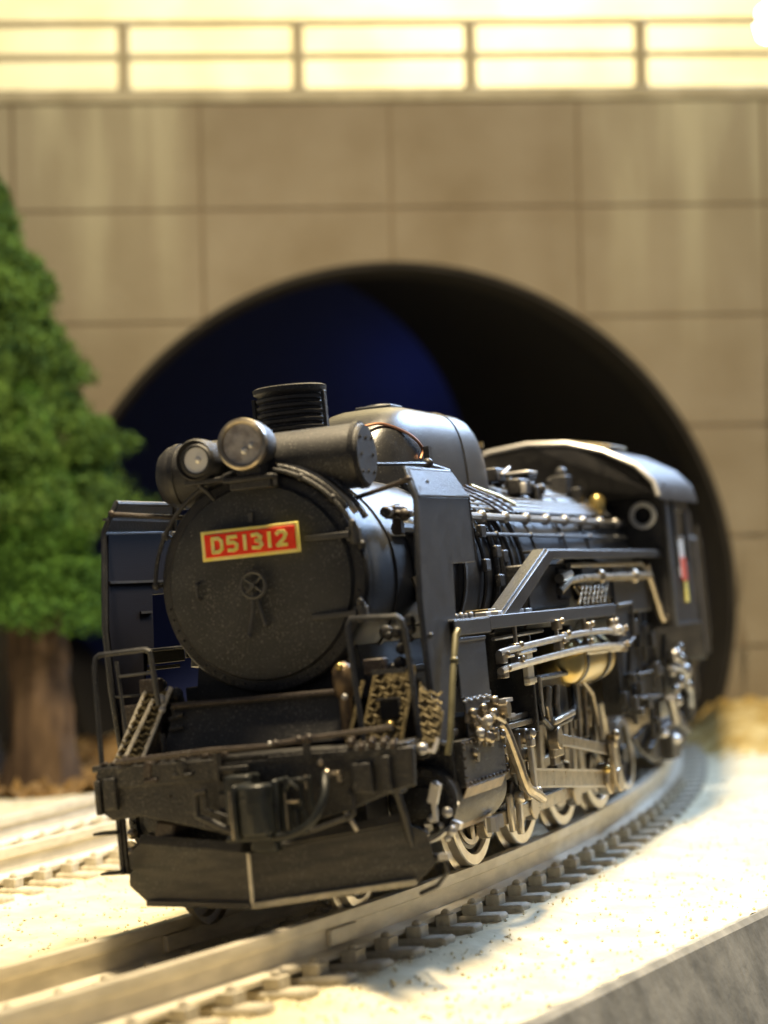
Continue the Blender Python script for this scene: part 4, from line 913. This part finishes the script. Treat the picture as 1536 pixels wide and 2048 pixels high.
# undersides: steps, pilot truck
P('corner_step','frame',MB().tube([(1.16,.02,.86),(1.17,.10,.70),(1.18,.22,.36),(1.20,.30,.33),(1.38,.30,.33)],.032,8).tube([(1.38,.30,.36),(1.39,.32,.22),(1.28,.40,.12),(1.12,.46,.06)],.020,6).box((1.14,-.02,.93),(.18,.16,.16)),.01)
P('step_tip','silver',MB().box((1.39,.29,.34),(.08,.06,.05)).box((1.35,.32,.80),(.07,.05,.15),(0,.3,0)).ball((1.37,.31,.86),.03,n=8).box((1.34,.32,.68),(.03,.04,.18)))
P('corner_step','frame',MB().box((-1.06,.02,.60),(.035,.05,.44)).box((-1.02,.02,.60),(.02,.05,.44)).box((-1.15,.02,.70),(.20,.16,.022)).box((-1.12,.02,.40),(.20,.16,.022)),.006)
P('inner_arm','rust',MB().box((-.72,.32,.66),(.16,.5,.18),(0,.15,0)),.02)
P('truck_tube','rim',MB().tube([(.76,-.05,.78),(.82,-.08,.70),(.86,-.06,.60)],.018,6))
# snow plough: two wings meeting in a V
for m_ in (1,-1):
    if m_ == 1: q = [(.12,-.34,.13),(.12,-.34,.52),(1.16,.18,.61),(1.30,.22,.53),(1.34,.22,.30),(1.20,.18,.17)]
    else: q = [(.12,-.34,.13),(.12,-.34,.52),(-.95,.10,.60),(-1.06,.14,.52),(-1.08,.14,.28),(-.90,.08,.14)]
    wg = P('plough_wing','plow',MB().quad(q,m_*.035),.006)
    q0, q1 = Vector(q[1]), Vector(q[2]); q3, q4 = Vector(q[0]), Vector(q[5])
    up = Vector((0,.045,.065))
    P('top_flange','plow',MB().quad([q0+(q1-q0)*.08,q1,q1+up,q0+(q1-q0)*.08+up],.02),.004,wg)
    P('bottom_edge','sleeper' if m_ == 1 else 'plow',MB().box((q3+q4)/2+Vector((0,-.02,.012)),((q4-q3).length,.045,.045),(0,-math.atan2(q4.z-q3.z,abs(q4.x-q3.x))*m_,m_*math.atan2(q4.y-q3.y,abs(q4.x-q3.x)))),.006,wg)
P('plough_tip','rail',MB().box((.12,-.355,.32),(.025,.03,.40)),.006)
P('plough_stay','frame',MB().box((.5,.35,.55),(.06,.7,.05)).box((-.5,.35,.55),(.06,.7,.05)).box((0,.6,.6),(1.6,.5,.4)))
# pilot truck
for m_ in (1,-1):
    tw = P('pilot_wheel','black',MB().lathe([(m_*.58,.37),(m_*.65,.37),(m_*.64,.30),(m_*.64,.10),(m_*.70,.08)],(-.19,.92,RT+.45),'x',36))
    P('tyre','rim',MB().lathe([(m_*.56,.51),(m_*.60,.51),(m_*.61,.45),(m_*.67,.445),(m_*.68,.38),(m_*.66,.365)],(-.19,.92,RT+.45),'x',40,cap=False),parent=tw)
P('pilot_truck','black',MB().box((-.19,.95,.42),(1.0,.8,.25)).cyl((-.8,.92,RT+.45),(.45,.92,RT+.45),.08,n=10).box((-.1,1.7,.5),(.5,1.5,.15)),.02)
P('pilot_brake','frame',MB().box((.55,.48,.12),(.12,.05,.10)).tube([(.30,.42,.20),(.33,.42,.06),(.40,.42,.04)],.018,6))

# --- tender
tm = loco_frame(15.9)
tender = empty('tender','black tender coupled behind the locomotive cab, half hidden inside the tunnel','tender',mw=tm)
T = lambda n,m,mb,b=0.,p=None: mb.build(n,m,p or tender,b)
T('tank','black',MB().box((0,0,2.0),(2.72,6.4,1.55)).box((0,-.5,2.95),(2.5,5.0,.45)),.05)
T('coal_bunker','black',MB().box((0,-.9,3.25),(2.1,3.4,.25)),.06)
T('tender_frame','frame',MB().box((0,0,1.05),(2.3,6.8,.28)).box((1.05,-1.9,.62),(.1,2.2,.35)).box((1.05,1.9,.62),(.1,2.2,.35)),.02)
T('end_handrail','frame',MB().tube([(1.40,-3.25,1.3),(1.40,-3.25,2.9)],.025,6).tube([(-1.40,-3.25,1.3),(-1.40,-3.25,2.9)],.025,6))
for m_ in (1,-1):
    for s_ in (-2.7,-1.2,1.2,2.7):
        T('tender_wheel','rim',MB().lathe([(m_*.56,.50),(m_*.60,.50),(m_*.61,.44),(m_*.68,.43),(m_*.68,.36),(m_*.64,.35),(m_*.64,.06)],(0,s_,RT+.44),'x',28))

#FINISH
def split_islands(o):
    me = o.data; bm = bmesh.new(); bm.from_mesh(me); bm.verts.ensure_lookup_table(); seen = {}
    groups = []
    for v in bm.verts:
        if v.index in seen: continue
        st = [v]; seen[v.index] = len(groups); g_ = []
        while st:
            u = st.pop(); g_.append(u)
            for e in u.link_edges:
                q = e.other_vert(u)
                if q.index not in seen: seen[q.index] = len(groups); st.append(q)
        lo = [min(u.co[i] for u in g_)-.004 for i in range(3)]; hi = [max(u.co[i] for u in g_)+.004 for i in range(3)]
        groups.append([lo,hi,[u.index for u in g_]])
    # islands whose boxes touch belong together
    merged = True
    while merged:
        merged = False
        for i_ in range(len(groups)):
            for j_ in range(i_+1,len(groups)):
                A,B = groups[i_],groups[j_]
                if all(A[0][k] <= B[1][k] and B[0][k] <= A[1][k] for k in range(3)):
                    groups[i_] = [[min(A[0][k],B[0][k]) for k in range(3)],[max(A[1][k],B[1][k]) for k in range(3)],A[2]+B[2]]; groups.pop(j_); merged = True; break
            if merged: break
    bm.free()
    if len(groups) < 2: return
    polys = [tuple(p.vertices) for p in me.polygons]; sm = [p.use_smooth for p in me.polygons]; co = [v.co.copy() for v in me.vertices]
    for gi, g_ in enumerate(groups):
        idx = {v:k for k,v in enumerate(g_[2])}
        F_ = [tuple(idx[v] for v in p) for p in polys if p[0] in idx]
        nm = bpy.data.meshes.new(o.name); nm.from_pydata([co[v] for v in g_[2]],[],F_); nm.materials.append(me.materials[0])
        nm.polygons.foreach_set('use_smooth',[True]*len(nm.polygons)); nm.set_sharp_from_angle(angle=R(35))
        if gi == 0: o.data = nm
        else:
            c = o.copy(); c.data = nm; COL.objects.link(c)
SPLIT = ('guide_yoke','dark_case','beam_bracket','drain_cock','pipe_bracket','chimney_fitting','pipe_clamp','rivet_head','spring_hanger','slide_bar',
         'side_pipe','uncoupling','valve_cap','deck_fitting','board_fitting','stop_valve','lever_bracket','frame_plate','plough_stay','heater_bracket',
         'step_tip','corner_step','injector','ashpan_gear','axlebox','coupler_highlight','coupler_fitting','lower_apron','side_post','expansion_link','safety_valve',
         'sand_pipe_bundle','pipe_joint','filament','beam_lip','right_pocket','hose_cock','pilot_brake','brake_hanger','lubricator_cap','inside_rib','rod_flange','link_bright_plate','reservoir_strap','end_handrail','corner_handrail','pump_pipe','white_fitting','left_valve_cluster','right_valve_cluster','panel_seam','cab_side','side_panel','boiler_pipe','lamp_shelf')
for o in list(sc.objects):
    if o.type == 'MESH' and o.parent and o.name.startswith(SPLIT): split_islands(o)
for o in sc.objects:
    if o.name.startswith(('rivets','tread_pattern','cover_bolts','lattice_step')): o['kind'] = 'stuff'

# ------------------------------------------------------------------ level the layout: one rigid turn of everything about the camera's axis
G = Matrix.Translation((0,0,H)) @ Matrix.Rotation(TILT,4,'Y') @ Matrix.Translation((0,0,-H))
bpy.context.view_layer.update()
for o in list(sc.objects):
    if o.parent is None: o.matrix_world = G @ o.matrix_world
